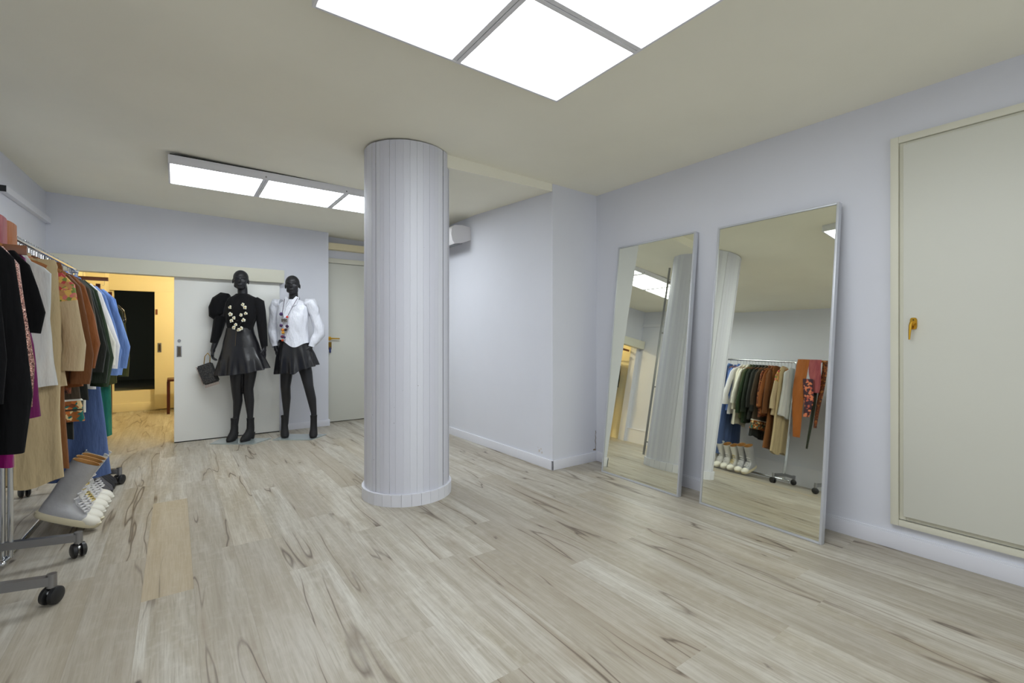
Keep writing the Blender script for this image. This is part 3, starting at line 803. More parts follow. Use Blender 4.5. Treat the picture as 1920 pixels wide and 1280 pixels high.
def place_seq(seq, A, B, f0, f1, rot=0.0):
    n = len(seq)
    for i, (kind, label, mk, kw) in enumerate(seq):
        f = f0 + (f1 - f0) * i / max(1, n - 1)
        kw = dict(kw); pos = railpos(A, B, f); rz = rot + rg.uniform(-.10, .10)
        if kind == 'trousers':
            trousers(label, F[mk], pos, rz, kw['L'], kw.get('W', .12), seed=i + 3); continue
        for k in ('yoke', 'sm', 'sleeves_m'):
            if k in kw: kw[k] = F[kw[k]]
        if 'hem' in kw: kw['hem'] = [(F[a], b, c) for a, b, c in kw['hem']]
        garment(kind, label, F[mk], pos, rz, seed=i + 5, **kw)
place_seq(SEQ[:4], R1N, R1F, .95, .68, .0)
place_seq(SEQ[4:], R1N, R1F, .60, .045, .0)
SEQ2 = [
 ('dress', 'plum satin dress hanging beside the rose gold sequinned dress', 'plum', dict(W=.185, L=.70, flare=1.25, collar=False)),
 ('jacket', 'short black fur jacket hanging in front of the plum dress', 'fur', dict(W=.155, L=.42, sleeve=.26, sr=(.055, .048), out=.05, amp=.003)),
 ('dress', 'long magenta satin dress hanging beneath the black jackets', 'magenta', dict(W=.16, L=.86, flare=1.1, collar=False)),
 ('dress', 'rose gold sequinned dress hanging beside the black fur trimmed coat', 'sequin', dict(W=.16, L=.76, sleeve=.5, collar=False, sr=(.045, .045), out=.05)),
 ('blouse', 'black blouse with red sequinned shoulders hanging at the left edge', 'blackw', dict(W=.155, L=.5, sleeve=.16, yoke='redseq', sr=(.05, .05), out=.02)),
 ('blouse', 'grey snakeskin print blouse hanging between black garments', 'snake', dict(W=.15, L=.68, sleeve=.5, out=.03)),
 ('coat', 'long black wool coat hanging at the left edge', 'blackw', dict(W=.175, L=1.05, sleeve=.66, flare=1.15, out=.06)),
 ('coat', 'black evening coat with red sequinned yoke hanging at the left edge', 'blackw', dict(W=.165, L=.85, sleeve=.5, yoke='redseq', out=.03)),
]
place_seq(SEQ2, R2N, R2F, .975, .68)
SEQ3 = [
 ('skirt', 'olive padded skirt', 'olive', {}),
 ('dress', 'long teal dress hanging in the doorway of the yellow room', 'teal', dict(W=.085, L=1.44, flare=1.35, collar=False)),
 ('jacket', 'olive green padded jacket hanging in the doorway of the yellow room', 'olive', dict(W=.16, L=.9, sleeve=.75, sr=(.045, .045), out=.055)),
 ('jacket', 'black jacket with silver beading hanging in the doorway of the yellow room', 'silverbl', dict(W=.165, L=.5, sleeve=.12, sr=(.05, .05), out=.03)),
 ('coat', 'dark green coat hanging first in the doorway of the yellow room', 'dkgreen', dict(W=.16, L=.7, sleeve=.4, out=.03)),
][1:]
place_seq(SEQ3, R3N, R3F, .36, .12)
# skirt hangers: straight wooden clamp bars
def skirt_hanger(label, pos, rz):
    t = empty('skirt_hanger', pos, rz, label, 'hanger')
    bm = BM(); box(bm, -.19, .19, -.008, -.0005, -.065, -.028, .002); box(bm, -.19, .19, .0005, .008, -.065, -.028, .002); ob('clamp_bar', bm, M['wooddark'], t, angle=30)
    bm = BM(); hp = [(0, 0, -.03), (0, 0, .075)]
    for a in range(-80, 200, 25): hp.append((0, .017 * math.cos(math.radians(a)), .095 + .017 * math.sin(math.radians(a))))
    tube(bm, hp, .002, 6); ob('hook', bm, M['chrome'], t)
    bm = BM(); tube(bm, [(.16, 0, -.06), (.16, 0, -.1), (.15, 0, -.112), (.14, 0, -.1)], .0016, 6); ob('clip', bm, M['chrome'], t)
    return t
skirt_hanger('empty wooden skirt hanger in the doorway of the yellow room', (-.735, R3N.y - .01, RZ + .14), 0)
skirt_hanger('empty wooden skirt hanger at the left edge of the picture', railpos(R2N, R2F, 1.0 - .045, RZ - .095), .05)
# scarves on the near end of the shoe rack, hung over the protruding rail end
def scarf(label, m, x, y, z, w, L, rz, seed, pts=None):
    t = empty('scarf', (x, y, z), rz, label, 'scarf', 'scarves over the near end of the shoe rack')
    bm = BM(); r = random.Random(seed); n = 24; R_ = []
    for i in range(n + 1):
        f = i / n; ww = w * (1 - .75 * max(0, f - .45)) ; sway = .02 * math.sin(f * 4 + seed)
        ring = []
        for k in range(14):
            a = 2 * PI * k / 14
            ring.append((sway + ww / 2 * math.cos(a), .009 * math.sin(a) + .006 * math.sin(6 * math.cos(a) + seed) * f, -L * f))
        R_.append(ring)
    rings(bm, R_); ob('cloth', bm, m, t, angle=60)
    return t
bar = empty('scarf_bar', (-.63, 3.0, RZ + .02), 0, 'short wooden arm on the near end of the shoe rack carrying scarves', 'hanger')
bm = BM(); box(bm, -.012, .012, -.2, .1, -.014, .012, .004); ob('arm', bm, M['wood'], bar, angle=30)
bm = BM(); tube(bm, [(.0, .09, 0), (-.035, .125, -.005)], .006, 8); ob('hook', bm, M['chrome'], bar)
for k, (lb, m_, dx, w, L, dy) in enumerate([
    ('burnt orange silk scarf with long tail on the rack end', 'orange', .026, .15, 1.0, .06), ('dusty pink silk scarf on the rack end', 'pink', .026, .15, .42, -.10),
    ('dark scarf with coral blossoms on the rack end', 'flowerscarf', .045, .13, .48, -.045), ('dark green ribbon scarf on the rack end', 'greensc', -.022, .05, 1.12, -.08),
    ('rust patterned scarf with pointed tail on the rack end', 'rustprint', -.022, .07, .85, -.16)]):
    scarf(lb, F[m_], -.63 + dx, 3.0 + dy, RZ + (.034 if m_ != 'flowerscarf' else -.22), w, L, PI / 2 + .04 * k, k)

# ------------------------------------------------------------------ shoes under the rack
def outline(cx, af, ab, b, n=28, pf=.85):
    pts = []
    for i in range(n):
        a = 2 * PI * i / n; c, s_ = math.cos(a), math.sin(a)
        pts.append((cx + (af if c > 0 else ab) * math.copysign(abs(c) ** pf, c), b * math.copysign(abs(s_) ** .8, s_)))
    return pts
def hightop(label, loc, rz, tilt, ms, mu, mt, ml, mi_, tall=.15, sc=1.0):
    t = empty('high_top_shoe', loc, 0, label, 'shoe', 'high-top shoes leaning on the lower rail')
    t.rotation_euler = (0, tilt, rz); t.scale = (sc, sc, sc)
    bm = BM()
    rs = []
    for z, g_ in ((0, .94), (.006, 1), (.026, 1.02), (.032, .97)):
        rs.append([(x * 1 if True else 0, y * g_, z + .012 * max(0, (x - .09) / .05) ** 2 * .5) for x, y in outline(0, .142 * g_, .135 * g_, .047)])
    rings(bm, rs); ob('sole', bm, ms, t)
    bm = BM(); rs = []
    for z, cx, af, ab, b in ((.031, -.01, .12, .118, .043), (.05, -.015, .105, .113, .043), (.07, -.03, .07, .098, .038), (.09, -.045, .05, .08, .034), (.11, -.055, .043, .068, .033), (.14, -.06, .045, .062, .036), (.14 + tall * .5, -.058, .052, .062, .041), (.14 + tall, -.055, .06, .066, .046)):
        rs.append([(x, y, z) for x, y in outline(cx, af, ab, b)])
    rings(bm, rs, cap=False); up = ob('upper', bm, mu, t)
    bm = BM()
    rs = [[(x, y, z) for x, y in outline(cx, af - .004, ab - .004, b - .004)] for z, cx, af, ab, b in ((.14 + tall + .001, -.055, .061, .067, .047), (.14 + tall, -.055, .058, .064, .044), (.14 + tall * .5, -.058, .048, .058, .037), (.11, -.055, .04, .06, .03))]
    rings(bm, rs, cap=False); ob('lining', bm, mi_, t)
    bm = BM(); ball(bm, (.085, 0, .03), .05, 16, 10, (1.1, .9, .62)); ob('toe_cap', bm, mt, t)
    bm = BM()
    for k in range(6):
        f = k / 5; x = .058 - .075 * f * .9; z = .065 + .05 * f + .012
        if k > 3: x = -.012 + (k - 4) * .002; z = .125 + (k - 4) * .03
        w = .024
        tube(bm, [(x - .01, -w, z - .004), (x + .004, -w * .3, z + .006), (x, w * .3, z + .008), (x - .006, w, z + .002)], .0042, 6)
        tube(bm, [(x - .008, w, z - .002), (x + .004, w * .2, z + .008), (x + .002, -w * .5, z + .01)], .0038, 6)
    ob('laces', bm, ml, t)
    return t
M['silver'] = mat('silver leather', srgb(186, 186, 188), .38, .35, var=.12, vscale=9, bump=.15, bscale=30)
M['rub'] = mat('cream rubber', srgb(216, 206, 176), .55)
M['rubw'] = mat('off white rubber', srgb(232, 228, 214), .5)
M['lace'] = mat('white lace', srgb(224, 222, 222), .7)
M['tanl'] = mat('tan leather lining', srgb(196, 146, 82), .6, var=.2, vscale=12)
M['whitel'] = mat('white leather', srgb(222, 220, 214), .5, var=.05)
M['goldl'] = mat('pale gold leather', srgb(206, 186, 120), .45, .3)
M['greyl'] = mat('pewter leather', srgb(92, 90, 92), .4, .3)
M['blackl'] = mat('black leather shoe', srgb(26, 25, 27), .4)
def rx(y): return R1N.x + (y - R1N.y) * (R1F.x - R1N.x) / (R1F.y - R1N.y)
tilt = math.radians(26)
shoes = [
 ('silver high-top shoe with cream sole, nearest of the row', M['rub'], M['silver'], M['rubw'], M['lace'], M['tanl'], .17),
 ('silver high-top shoe standing second in the row', M['rub'], M['silver'], M['rubw'], M['lace'], M['tanl'], .165),
 ('white high-top shoe with pale gold tongue, third in the row', M['rubw'], M['whitel'], M['rubw'], M['goldl'], M['tanl'], .15),
 ('white high-top shoe with tan lining, fourth in the row', M['rubw'], M['whitel'], M['rubw'], M['lace'], M['tanl'], .15),
 ('white leather high-top shoe, fifth in the row', M['rubw'], M['whitel'], M['rubw'], M['lace'], M['whitel'], .15),
 ('white leather high-top shoe, sixth in the row before the pewter boots', M['rubw'], M['whitel'], M['rubw'], M['lace'], M['whitel'], .15)]
for i, (lb, a, b, c, d_, e, tl) in enumerate(shoes):
    y = 3.53 + i * .104
    hightop(lb, (rx(y) + .135, y, .0735), random.Random(i).uniform(-.06, .06) - .03, tilt, a, b, c, d_, e, tl, 1.05 if i < 2 else 1.0)
def ankle_boot(label, loc, tilt, m):
    t = empty('ankle_boot', loc, 0, label, 'boot', 'dark ankle boots at the far end of the shoe row'); t.rotation_euler = (0, tilt, random.Random(label).uniform(-.05, .05))
    bm = BM(); rs = []
    for z, cx, af, ab, b in ((.0, .0, .125, .10, .036), (.012, 0, .13, .105, .04), (.035, -.01, .12, .1, .038), (.06, -.025, .08, .08, .034), (.09, -.04, .045, .06, .032), (.13, -.045, .038, .05, .033), (.19, -.045, .042, .052, .037)):
        rs.append([(x, y, z + (.03 if False else 0)) for x, y in outline(cx, af, ab, b, pf=.9)])
    rings(bm, rs, cap=False); ob('upper', bm, m, t)
    bm = BM(); rs = [[(x, y, z) for x, y in outline(0, .13, .105, .04)] for z in (-.008, .002)]; rings(bm, rs); ob('sole', bm, M['dark'], t)
    bm = BM(); tube(bm, [(-.07, 0, 0), (-.072, 0, -.05)], [.028, .02], 12); ob('heel', bm, M['dark'], t)
for i, (lb, m_) in enumerate([('pewter grey ankle boot next to the white high-tops', M['greyl']), ('pewter grey ankle boot, farther of the grey pair', M['greyl']),
                              ('black ankle boot next to the pewter pair', M['blackl']), ('black ankle boot at the far end of the shoe row', M['blackl'])]):
    y = 4.155 + i * .09; ankle_boot(lb, (rx(y) + .13, y, .078), tilt * .95, m_)

# ------------------------------------------------------------------ mannequins
def fingers(bm, wrist, d, side, n_, curl=.5, sc=1.0):
    """hand pointing along d; n_ = palm normal (towards which fingers curl); side = thumb side"""
    wrist, d, side, n_ = Vector(wrist), Vector(d).normalized(), Vector(side).normalized(), Vector(n_).normalized()
    side = (side - d * side.dot(d)).normalized()
    n_ = d.cross(side) * (1 if d.cross(side).dot(n_) > 0 else -1)
    capsule(bm, wrist, .022 * sc, wrist + d * .03 * sc, .024 * sc)
    for k in range(4):
        o_ = side * (.024 - .016 * k) * sc
        a = wrist + d * .02 * sc + o_ * .7; b = wrist + d * .085 * sc + o_
        capsule(bm, a, .014 * sc, b, .0105 * sc, 8)
        L_ = (.07, .078, .072, .056)[k] * sc; q = b; dd = d.copy()
        for j in range(3):
            ang2 = curl * (.35 + .5 * j); dd2 = (d * math.cos(ang2) + n_ * math.sin(ang2)).normalized()
            q2 = q + dd2 * L_ * (.42, .32, .26)[j]; capsule(bm, q, .0095 * sc, q2, (.0088 - .001 * j) * sc, 8); q = q2
    a = wrist + d * .02 * sc + side * .02 * sc
    b = wrist + d * .05 * sc + side * .042 * sc + n_ * .01
    c = wrist + d * .085 * sc + side * .045 * sc + n_ * .022
    limb(bm, [(a, .014 * sc), (b, .011 * sc), (c, .009 * sc)], 8)
def head(bm, c, turn=0.0, tiltz=0.0, s=1.0):
    """c = centre of the skull; face towards -y"""
    Rm = Matrix.Rotation(turn, 3, 'Z') @ Matrix.Rotation(tiltz, 3, 'Y')
    P = lambda x, y, z: Vector(c) + Rm @ Vector((x * s, y * s, z * s))
    ball(bm, P(0, .012, .022), .083 * s, 24, 16, (.88, 1.12, 1.0), Rm)      # cranium
    ball(bm, P(0, -.022, -.03), .07 * s, 20, 14, (.86, .95, 1.12), Rm)      # face
    ball(bm, P(0, -.045, -.083), .035 * s, 16, 10, (1.05, .95, .75), Rm)    # chin
    for sx in (-1, 1):
        ball(bm, P(sx * .036, -.058, -.02), .022 * s, 12, 8, (1.1, .8, .9), Rm)   # cheek
        ball(bm, P(sx * .042, -.02, -.066), .026 * s, 12, 8, (.7, 1.4, .9), Rm)  # jaw
        ball(bm, P(sx * .073, .012, -.018), .026 * s, 12, 8, (.32, .6, 1.1), Rm) # ear
        capsule(bm, P(sx * .012, -.083, .018), .007 * s, P(sx * .045, -.07, .02), .007 * s, 8) # brow
    tube(bm, [P(0, -.078, .016), P(0, -.088, -.006), P(0, -.100, -.026), P(0, -.09, -.034)], [.008 * s, .009 * s, .0125 * s, .010 * s], 10)
    for z in (-.054, -.064): capsule(bm, P(-.017, -.083, z), .006 * s, P(.017, -.083, z), .006 * s, 8)
    return P
def ell(bm, prof, n=28):
    """torso loft: (z, cx, cy, a, b)"""
    rings(bm, [[(cx + a * math.cos(2 * PI * k / n), cy + b * math.sin(2 * PI * k / n), z) for k in range(n)] for z, cx, cy, a, b in prof])
def remesh(o, v=.006, it=6):
    md = o.modifiers.new('remesh', 'REMESH'); md.mode = 'VOXEL'; md.voxel_size = v; md.use_smooth_shade = True
    sm = o.modifiers.new('smooth', 'SMOOTH'); sm.factor = .5; sm.iterations = it
def shell(prof, n=48, waves=None, hem=None):
    R_ = []
    for i, (z, cx, cy, a, b) in enumerate(prof):
        f = i / (len(prof) - 1); ring = []
        for k in range(n):
            th = 2 * PI * k / n; g_ = 1 + (waves(f, th) if waves else 0)
            zz = z + (hem(th) * f if hem else 0)
            ring.append((cx + a * g_ * math.cos(th), cy + b * g_ * math.sin(th), zz))
        R_.append(ring)
    return R_
def dens(prof, step=.025):
    out = []
    for a, b in zip(prof, prof[1:]):
        k = max(1, int(abs(a[0] - b[0]) / step))
        for i in range(k):
            f = i / k; out.append(tuple(a[j] * (1 - f) + b[j] * f for j in range(5)))
    return out + [prof[-1]]
def mannequin(label, px, dist, rest):
    P = FV * dist + RV * ((px - 960) / 874.5 * dist)
    return empty('mannequin', (P.x, P.y, 0), -TH, label, 'mannequin')
def boot(t, x, y, rz, label=None, hh=.06):
    """ankle boot with block heel; toe towards -y"""
    root_m = Matrix.Translation((x, y, 0)) @ Matrix.Rotation(rz, 4, 'Z')
    bm = BM(); rs = []
    for z, cy, f_, b_, w in ((.014, -.055, .075, .05, .036), (.03, -.05, .085, .06, .042), (.05, -.04, .082, .07, .042), (.072, -.02, .07, .07, .039), (.095, .0, .055, .055, .036), (.13, .012, .042, .042, .034), (.2, .012, .038, .036, .033), (.235, .012, .04, .038, .036)):
        lift = 0
        ring = []
        for k in range(24):
            a = 2 * PI * k / 24; c, s_ = math.cos(a), math.sin(a)
            yy = cy - (f_ * s_ if s_ > 0 else b_ * s_)
            zz = z + hh * max(0, min(1, (yy + .03) / .09)) * max(0, 1 - (z - .014) / .08)
            ring.append(root_m @ Vector((w * c, yy, zz)))
        rs.append(ring)
    rings(bm, rs, cap=True)
    o = ob('boot', bm, M['suede'], t)
    bm = BM()
    hp = [root_m @ Vector((0, .045, z)) for z in (.013, hh + .02)]
    tube(bm, hp, [.016, .026], 12); ob('heel', bm, M['dark'], o)
    bm = BM(); rs = []
    for z in (.0105, .016):
        rs.append([root_m @ Vector((.038 * math.cos(a), -.055 - .078 * math.sin(a) * (1 if math.sin(a) > 0 else .6), z)) for a in [2 * PI * k / 20 for k in range(20)]])
    rings(bm, rs); ob('sole', bm, M['dark'], o)

def legs(t, chains):
    bm = BM()
    for ch in chains: limb(bm, ch, 16)
    return bm
# ---- first mannequin (black puff sleeve blouse)
c1 = lambda cx, cy: ((cx - 305) / 654.6, 1.882 - cy / 654.6)
t1 = mannequin('black mannequin in black puff-sleeve blouse and flared leather skirt holding a bag', 453.4, 4.90, None)
bm = BM()
P1 = head(bm, (-.006, -.01, 1.69), turn=.42, tiltz=.03, s=.98)
limb(bm, [((0, .01, 1.62), .046), ((.0, .02, 1.50), .048)], 16)
ell(bm, [(1.515, 0, .02, .07, .045), (1.49, .0, .02, .14, .06), (1.45, 0, .02, .165, .075), (1.36, 0, .005, .150, .092), (1.27, -.01, .0, .135, .09), (1.17, -.02, .01, .118, .078), (1.1, -.02, .015, .135, .085), (1.0, -.015, .02, .16, .1), (.9, -.01, .02, .16, .1), (.82, -.005, .02, .14, .09)])
hl = c1(120, 600)
limb(bm, [((-.165, .02, 1.46), .046), ((-.215, .03, 1.30), .04), ((-.25, .0, 1.12), .034), ((-.27, -.04, .985), .024)], 14)     # image-left arm
limb(bm, [((.15, .02, 1.455), .044), ((.165, .04, 1.28), .036), ((.175, .06, 1.12), .032), ((.2, .06, .98), .024)], 14)
fingers(bm, (-.272, -.045, .975), (-.05, -.1, -1), (.3, -1, 0), (1, .2, 0), 1.15, .95)
fingers(bm, (.2, .06, .975), (.05, 0, -1), (0, -1, 0), (-1, 0, 0), .4, .95)
limb(bm, [((-.075, .02, .86), .082), ((-.045, -.01, .69), .066), ((-.045, -.015, .56), .052), ((-.05, .015, .42), .046), ((-.075, .03, .26), .031), ((-.084, .02, .14), .028)], 16)
limb(bm, [((.07, .03, .86), .082), ((.065, .03, .69), .064), ((.055, .02, .545), .05), ((.055, .045, .41), .045), ((.06, .05, .26), .03), ((.062, .04, .14), .028)], 16)
b = ob('body', bm, M['mann'], t1); remesh(b, .0055)
boot(t1, -.088, .01, .12); boot(t1, .072, .02, -.12)
# blouse
bm = BM()
prof = dens([(1.545, -.005, .02, .062, .05), (1.525, 0, .02, .095, .06), (1.50, .0, .02, .15, .072), (1.46, 0, .02, .178, .088), (1.36, 0, .003, .165, .105), (1.27, -.01, .0, .15, .103), (1.19, -.02, .008, .13, .088), (1.15, -.02, .01, .13, .088)])
rings(bm, shell(prof, waves=lambda f, a: .012 * math.sin(9 * a + f * 6)), cap=False); bl = ob('blouse', bm, M['knit'], t1, angle=70)
bm = BM()
tube(bm, [(-.15, .02, 1.50), (-.19, .02, 1.495), (-.235, .02, 1.455), (-.262, .02, 1.39), (-.262, .015, 1.32), (-.245, .01, 1.296)], [.05, .075, .088, .088, .080, .05], 24, wave=lambda f, a: .05 * math.sin(7 * a) * (1 - abs(2 * f - 1)) + .02 * math.sin(13 * a), up=(1, 0, 0))
bmesh.ops.subdivide_edges(bm, edges=bm.edges[:], cuts=1, use_grid_fill=True, smooth=.5)
ob('sleeve', bm, M['knit'], bl, angle=70)
bm = BM()
tube(bm, [(-.238, .012, 1.31), (-.25, .0, 1.2), (-.262, -.015, 1.11), (-.27, -.04, 1.03)], [.052, .05, .044, .034], 20, wave=lambda f, a: .03 * math.sin(3 * a + f * 14), up=(1, 0, 0)); ob('sleeve', bm, M['knit'], bl, angle=70)
bm = BM()
tube(bm, [(.13, .02, 1.475), (.165, .022, 1.45), (.178, .035, 1.36), (.185, .05, 1.22), (.19, .062, 1.1), (.205, .06, .99)], [.045, .056, .052, .046, .042, .032], 20, wave=lambda f, a: .03 * math.sin(3 * a + f * 14), up=(1, 0, 0)); ob('sleeve', bm, M['knit'], bl, angle=70)
# leather skirt: fitted top, flared flounce
bm = BM()
prof = dens([(1.185, -.025, .01, .132, .095), (1.12, -.025, .012, .145, .105), (1.03, -.02, .015, .175, .125), (.98, -.015, .015, .185, .135)])
rings(bm, shell(prof, 72, waves=lambda f, a: .008 * math.sin(5 * a)), cap=False); sk = ob('skirt', bm, M['leather'], t1, angle=80)
bm = BM()
prof = dens([(.985, -.015, .015, .184, .134), (.93, -.012, .015, .20, .15), (.86, -.005, .015, .228, .17), (.76, .0, .015, .262, .185)], .02)
rings(bm, shell(prof, 96, waves=lambda f, a: .085 * f * math.sin(11 * a + .6 * math.sin(3 * a)), hem=lambda a: -.055 * (.5 - .5 * math.sin(a)) + .03 * math.cos(a)), cap=False)
ob('flounce', bm, M['leather'], sk, angle=80)
bm = BM(); tube(bm, [(.0, -.096, 1.17), (.0, -.108, 1.1), (.003, -.122, 1.0)], .0018, 6); ob('zip', bm, mat('old gold zip', srgb(110, 92, 60), .4, .6), sk)
bm = BM(); prism(bm, [(-.23, -.16, .0005), (.21, -.17, .0005), (.26, .1, .0005), (-.27, .1, .0005)], (0, 0, .009)); ob('base_plate', bm, M['plate'], t1, smooth=False)
# ---- second mannequin (white shirt)
t2 = mannequin('black mannequin in white puff-shoulder shirt and short black leather skirt', 549.1, 5.08, None)
k2 = lambda cx, cy: ((cx - 655) / 640, 1.9 - cy / 640)
bm = BM()
head(bm, (0, -.01, 1.658), turn=.30, tiltz=-.03, s=.98)
limb(bm, [((0, .01, 1.59), .045), ((.0, .02, 1.46), .047)], 16)
ell(bm, [(1.475, 0, .02, .07, .045), (1.45, .0, .02, .14, .06), (1.41, 0, .02, .16, .075), (1.32, 0, .005, .150, .09), (1.22, .0, .0, .13, .09), (1.12, .01, .01, .115, .078), (1.05, .01, .015, .13, .085), (.95, .01, .02, .155, .1), (.86, .01, .02, .155, .1), (.8, .01, .02, .14, .09)])
limb(bm, [((-.15, .02, 1.42), .036), ((-.2, .05, 1.26), .03), ((-.22, .055, 1.13), .028), ((-.187, .0, .99), .023)], 14)
limb(bm, [((.155, .02, 1.42), .036), ((.225, .055, 1.27), .03), ((.262, .055, 1.14), .028), ((.204, .0, 1.0), .023)], 14)
fingers(bm, (-.18, -.01, .985), (.14, -.1, -1), (.4, -1, 0), (.2, .6, 0), .5, .95)
fingers(bm, (.198, -.01, .995), (-.14, -.1, -1), (-.4, -1, 0), (.2, .6, 0), .5, .95)
limb(bm, [((-.075, .02, .86), .08), ((-.068, .0, .70), .064), ((-.075, -.01, .555), .05), ((-.082, .02, .42), .046), ((-.085, .03, .26), .03), ((-.088, .02, .14), .028)], 16)
limb(bm, [((.085, .03, .86), .08), ((.14, .01, .70), .064), ((.172, .0, .555), .05), ((.195, .025, .41), .046), ((.213, .035, .26), .03), ((.216, .03, .14), .028)], 16)
b = ob('body', bm, M['mann'], t2); remesh(b, .0055)
boot(t2, -.095, .01, .5); boot(t2, .22, .015, .35)
bm = BM()
prof = dens([(1.50, 0, .02, .06, .05), (1.485, 0, .02, .1, .062), (1.46, .0, .02, .15, .075), (1.42, 0, .018, .172, .09), (1.3, 0, .0, .166, .11), (1.2, .0, .0, .160, .115), (1.1, .005, .005, .165, .12), (1.03, .01, .005, .17, .125)])
rings(bm, shell(prof, 72, waves=lambda f, a: .018 * math.sin(7 * a + f * 4) * (.3 + f), hem=lambda a: (-.05 * math.exp(-((a - 5.05) / .5) ** 2) + .035 * math.exp(-((a - 4.1) / .45) ** 2))), cap=False)
sh = ob('shirt', bm, M['satin'], t2, angle=80)
for sx, pts in ((-1, [(-.14, .02, 1.455), (-.185, .02, 1.46), (-.21, .03, 1.40), (-.218, .045, 1.3), (-.235, .06, 1.2), (-.238, .055, 1.14), (-.205, .02, 1.05), (-.192, .0, 1.0)]),
                (1, [(.14, .02, 1.455), (.185, .02, 1.46), (.212, .03, 1.40), (.228, .045, 1.3), (.258, .055, 1.2), (.266, .05, 1.12), (.23, .02, 1.05), (.207, .0, 1.0)])):
    bm = BM(); ph = sx
    tube(bm, pts, [.05, .062, .062, .052, .058, .06, .05, .033], 24, wave=lambda f, a: .06 * math.sin(4 * a + f * 12 + ph), up=(1, 0, 0))
    bmesh.ops.subdivide_edges(bm, edges=bm.edges[:], cuts=1, use_grid_fill=True, smooth=.6)
    s_ = ob('sleeve', bm, M['satin'], sh, angle=70)
for sx, cc in ((-1, (-.192, .0, 1.0)), (1, (.207, .0, 1.0))):
    bm = BM(); tube(bm, [(cc[0] + sx * .012, .008, 1.035), (cc[0] - sx * .004, -.004, .985)], [.036, .033], 18, cap=False); ob('cuff', bm, M['satin'], sh)
bm = BM()   # pointed collar
for sx in (-1, 1):
    pr_ = [(sx * .004, -.05, 1.475), (sx * .055, -.04, 1.532), (sx * .075, -.015, 1.515), (sx * .07, -.06, 1.44), (sx * .03, -.075, 1.415)]
    prism(bm, pr_, (0, -.006, 0))
tube(bm, [(.058 * math.cos(a), .02 + .05 * math.sin(a), 1.515 + .012 * math.sin(a)) for a in [PI * i / 10 - .3 for i in range(12)]], .018, 8, flat=.35)
ob('collar', bm, M['satin'], sh, angle=50)
bm = BM()
for z in (1.41, 1.35, 1.29): ball(bm, (.0, -.088 - (1.41 - z) * .12, z), .006, 8, 6, (1, .5, 1))
ob('button', bm, M['base'], sh)
bm = BM()
prof = dens([(1.07, .01, .01, .145, .105), (1.0, .01, .012, .165, .12), (.9, .02, .015, .20, .145), (.76, .035, .015, .228, .165)], .02)
rings(bm, shell(prof, 96, waves=lambda f, a: .075 * f * math.sin(12 * a + .8 * math.sin(2 * a)), hem=lambda a: -.035 * (.5 - .5 * math.sin(a)) + .045 * math.cos(a - .2) - .03 * math.exp(-((a - 4.9) / .2) ** 2)), cap=False)
ob('skirt', bm, M['leather'], t2, angle=80)
bm = BM(); prism(bm, [(-.14, -.16, .0005), (.27, -.15, .0005), (.32, .12, .0005), (-.12, .12, .0005)], (0, 0, .009)); ob('base_plate', bm, M['plate'], t2, smooth=False)

def on_man(t, p):  # local point -> world
    return Matrix.Translation(t.location) @ Matrix.Rotation(-TH, 4, 'Z') @ Vector(p)
# handbag in the first mannequin's hand
hb = empty('handbag', on_man(t1, (-.325, -.05, .72)), -TH, 'small charcoal handbag with beaded fringe held by the mannequin in black', 'handbag')
q4 = [Vector((cx_ , 0, cz_)) for cx_, cz_ in ((-.108, .062), (.035, .112), (.118, -.085), (-.03, -.13))]
bm = BM(); prism(bm, [q + Vector((0, -.028, 0)) for q in q4], (0, .056, 0))
bmesh.ops.bevel(bm, geom=bm.edges[:], offset=.012, segments=3, affect='EDGES')
ob('bag_body', bm, spotted('charcoal tweed', srgb(58, 58, 58), [srgb(80, 78, 76), srgb(44, 44, 46)], 160, .4, .9), hb, angle=60)
bm = BM()
tube(bm, [(-.04, 0, .09), (-.03, 0, .17), (.0, .0, .205), (.025, 0, .17), (.02, 0, .1)], .004, 8); ob('bag_handle', bm, M['brass'], hb)
bm = BM()
a_, b_ = q4[0], q4[3]
for i in range(14):
    p = a_.lerp(b_, (i + .5) / 14) + Vector((-.014, 0, -.004)); ball(bm, p, .006, 6, 4, (1.6, 1, .8))
a_, b_ = q4[3], q4[2]
for i in range(13):
    p = a_.lerp(b_, (i + .5) / 13); tube(bm, [p + Vector((0, 0, -.002)), p + Vector((.004, 0, -.03))], .0035, 6)
ob('bead_fringe', bm, mat('pale pink beads', srgb(196, 172, 160), .3), hb)
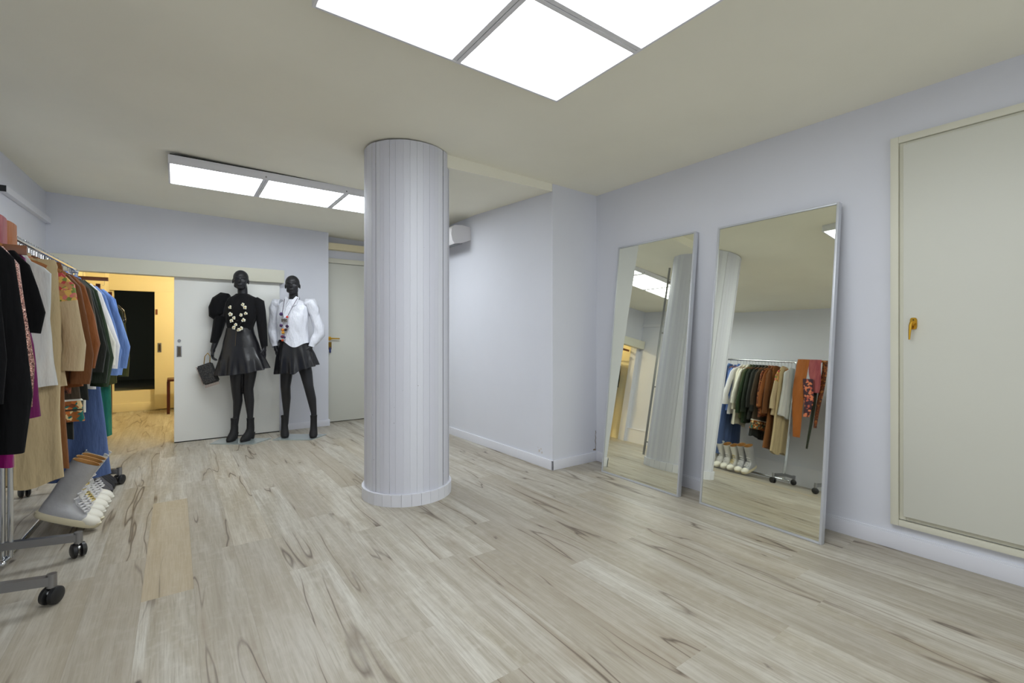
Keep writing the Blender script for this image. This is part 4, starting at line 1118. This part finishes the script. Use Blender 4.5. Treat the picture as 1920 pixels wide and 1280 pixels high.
# flower necklace
nk = empty('necklace', on_man(t1, (0, -.02, 1.5)), -TH, 'layered necklace of white enamel flowers on the mannequin in the black blouse', 'necklace')
pearl = mat('white enamel', srgb(236, 234, 214), .25); 
rnd = random.Random(8)
for w, dz in ((.062, .33), (.05, .26)):
    bm = BM(); pts = []
    for i in range(31):
        a = PI * i / 30; pts.append((.005 + w * math.cos(a) * (1 + .15 * math.sin(a)), -.0 - .105 * math.sin(a) ** .5 + .03, .02 - dz * math.sin(a)))
    tube(bm, pts, .003, 6)
    for p in pts[::2]: ball(bm, p, .0075, 8, 6)
    ob('chain', bm, mat('black beads', srgb(24, 24, 26), .2), nk)
fl = []
for (cx_, cy_) in ((272, 318), (275, 365), (300, 390), (282, 410), (312, 435), (300, 455), (345, 460), (360, 405), (345, 370), (375, 360), (370, 320), (356, 300), (330, 470)):
    x, z = (cx_ - 305) / 654.6, 1.882 - cy_ / 654.6 - 1.5; fl.append((x, -.108 + .03 * abs(x) * 4, z))
for p in fl:
    bm = BM(); r = rnd.uniform(.016, .021)
    for k in range(5):
        a = 2 * PI * k / 5 + rnd.random(); ball(bm, (p[0] + r * .62 * math.cos(a), p[1], p[2] + r * .62 * math.sin(a)), r * .5, 8, 6, (1, .4, 1))
    f = ob('flower', bm, pearl, nk)
    bm = BM(); ball(bm, (p[0], p[1] - .006, p[2]), r * .3, 8, 6, (1, .6, 1)); ob('flower_centre', bm, M['brass'], f)
# pompom pendant necklace
nk = empty('necklace', on_man(t2, (0, -.02, 1.45)), -TH, 'long cord necklace with colourful pompom pendant on the mannequin in the white shirt', 'necklace')
bm = BM()
tube(bm, [(.075, -.03, .06), (.06, -.075, .0), (.035, -.1, -.07), (.0, -.11, -.15), (-.03, -.112, -.16)], .0025, 6)
tube(bm, [(-.06, -.04, .05), (-.055, -.075, -.02), (-.055, -.1, -.09), (-.04, -.112, -.16)], .0025, 6)
ob('cord', bm, mat('purple cord', srgb(60, 34, 66), .7), nk)
bm = BM(); box(bm, -.055, .003, -.125, -.113, -.2, -.165, .003); ob('pendant_plaque', bm, spotted('woven plaque', srgb(90, 84, 78), [srgb(160, 150, 140), srgb(50, 46, 44)], 120, .5), nk, angle=40)
for (cx_, cy_, col_, r) in ((617, 362, (60, 40, 84), .019), (658, 382, (206, 70, 60), .013), (617, 440, (74, 48, 88), .017), (657, 445, (60, 40, 66), .017), (628, 470, (196, 120, 40), .017), (648, 468, (60, 44, 50), .014), (630, 488, (206, 150, 60), .017), (625, 515, (96, 40, 70), .017), (640, 520, (60, 50, 90), .013), (626, 540, (200, 80, 40), .013)):
    x, z = (cx_ - 655) / 640, 1.9 - cy_ / 640 - 1.45
    bm = BM(); ball(bm, (x, -.118, z), r * .95, 12, 8)
    for v in bm.verts: v.co += Vector((rnd.uniform(-1, 1), rnd.uniform(-1, 1), rnd.uniform(-1, 1))) * r * .12
    ob('pompom', bm, mat('pompom wool', srgb(*col_), .9), nk)
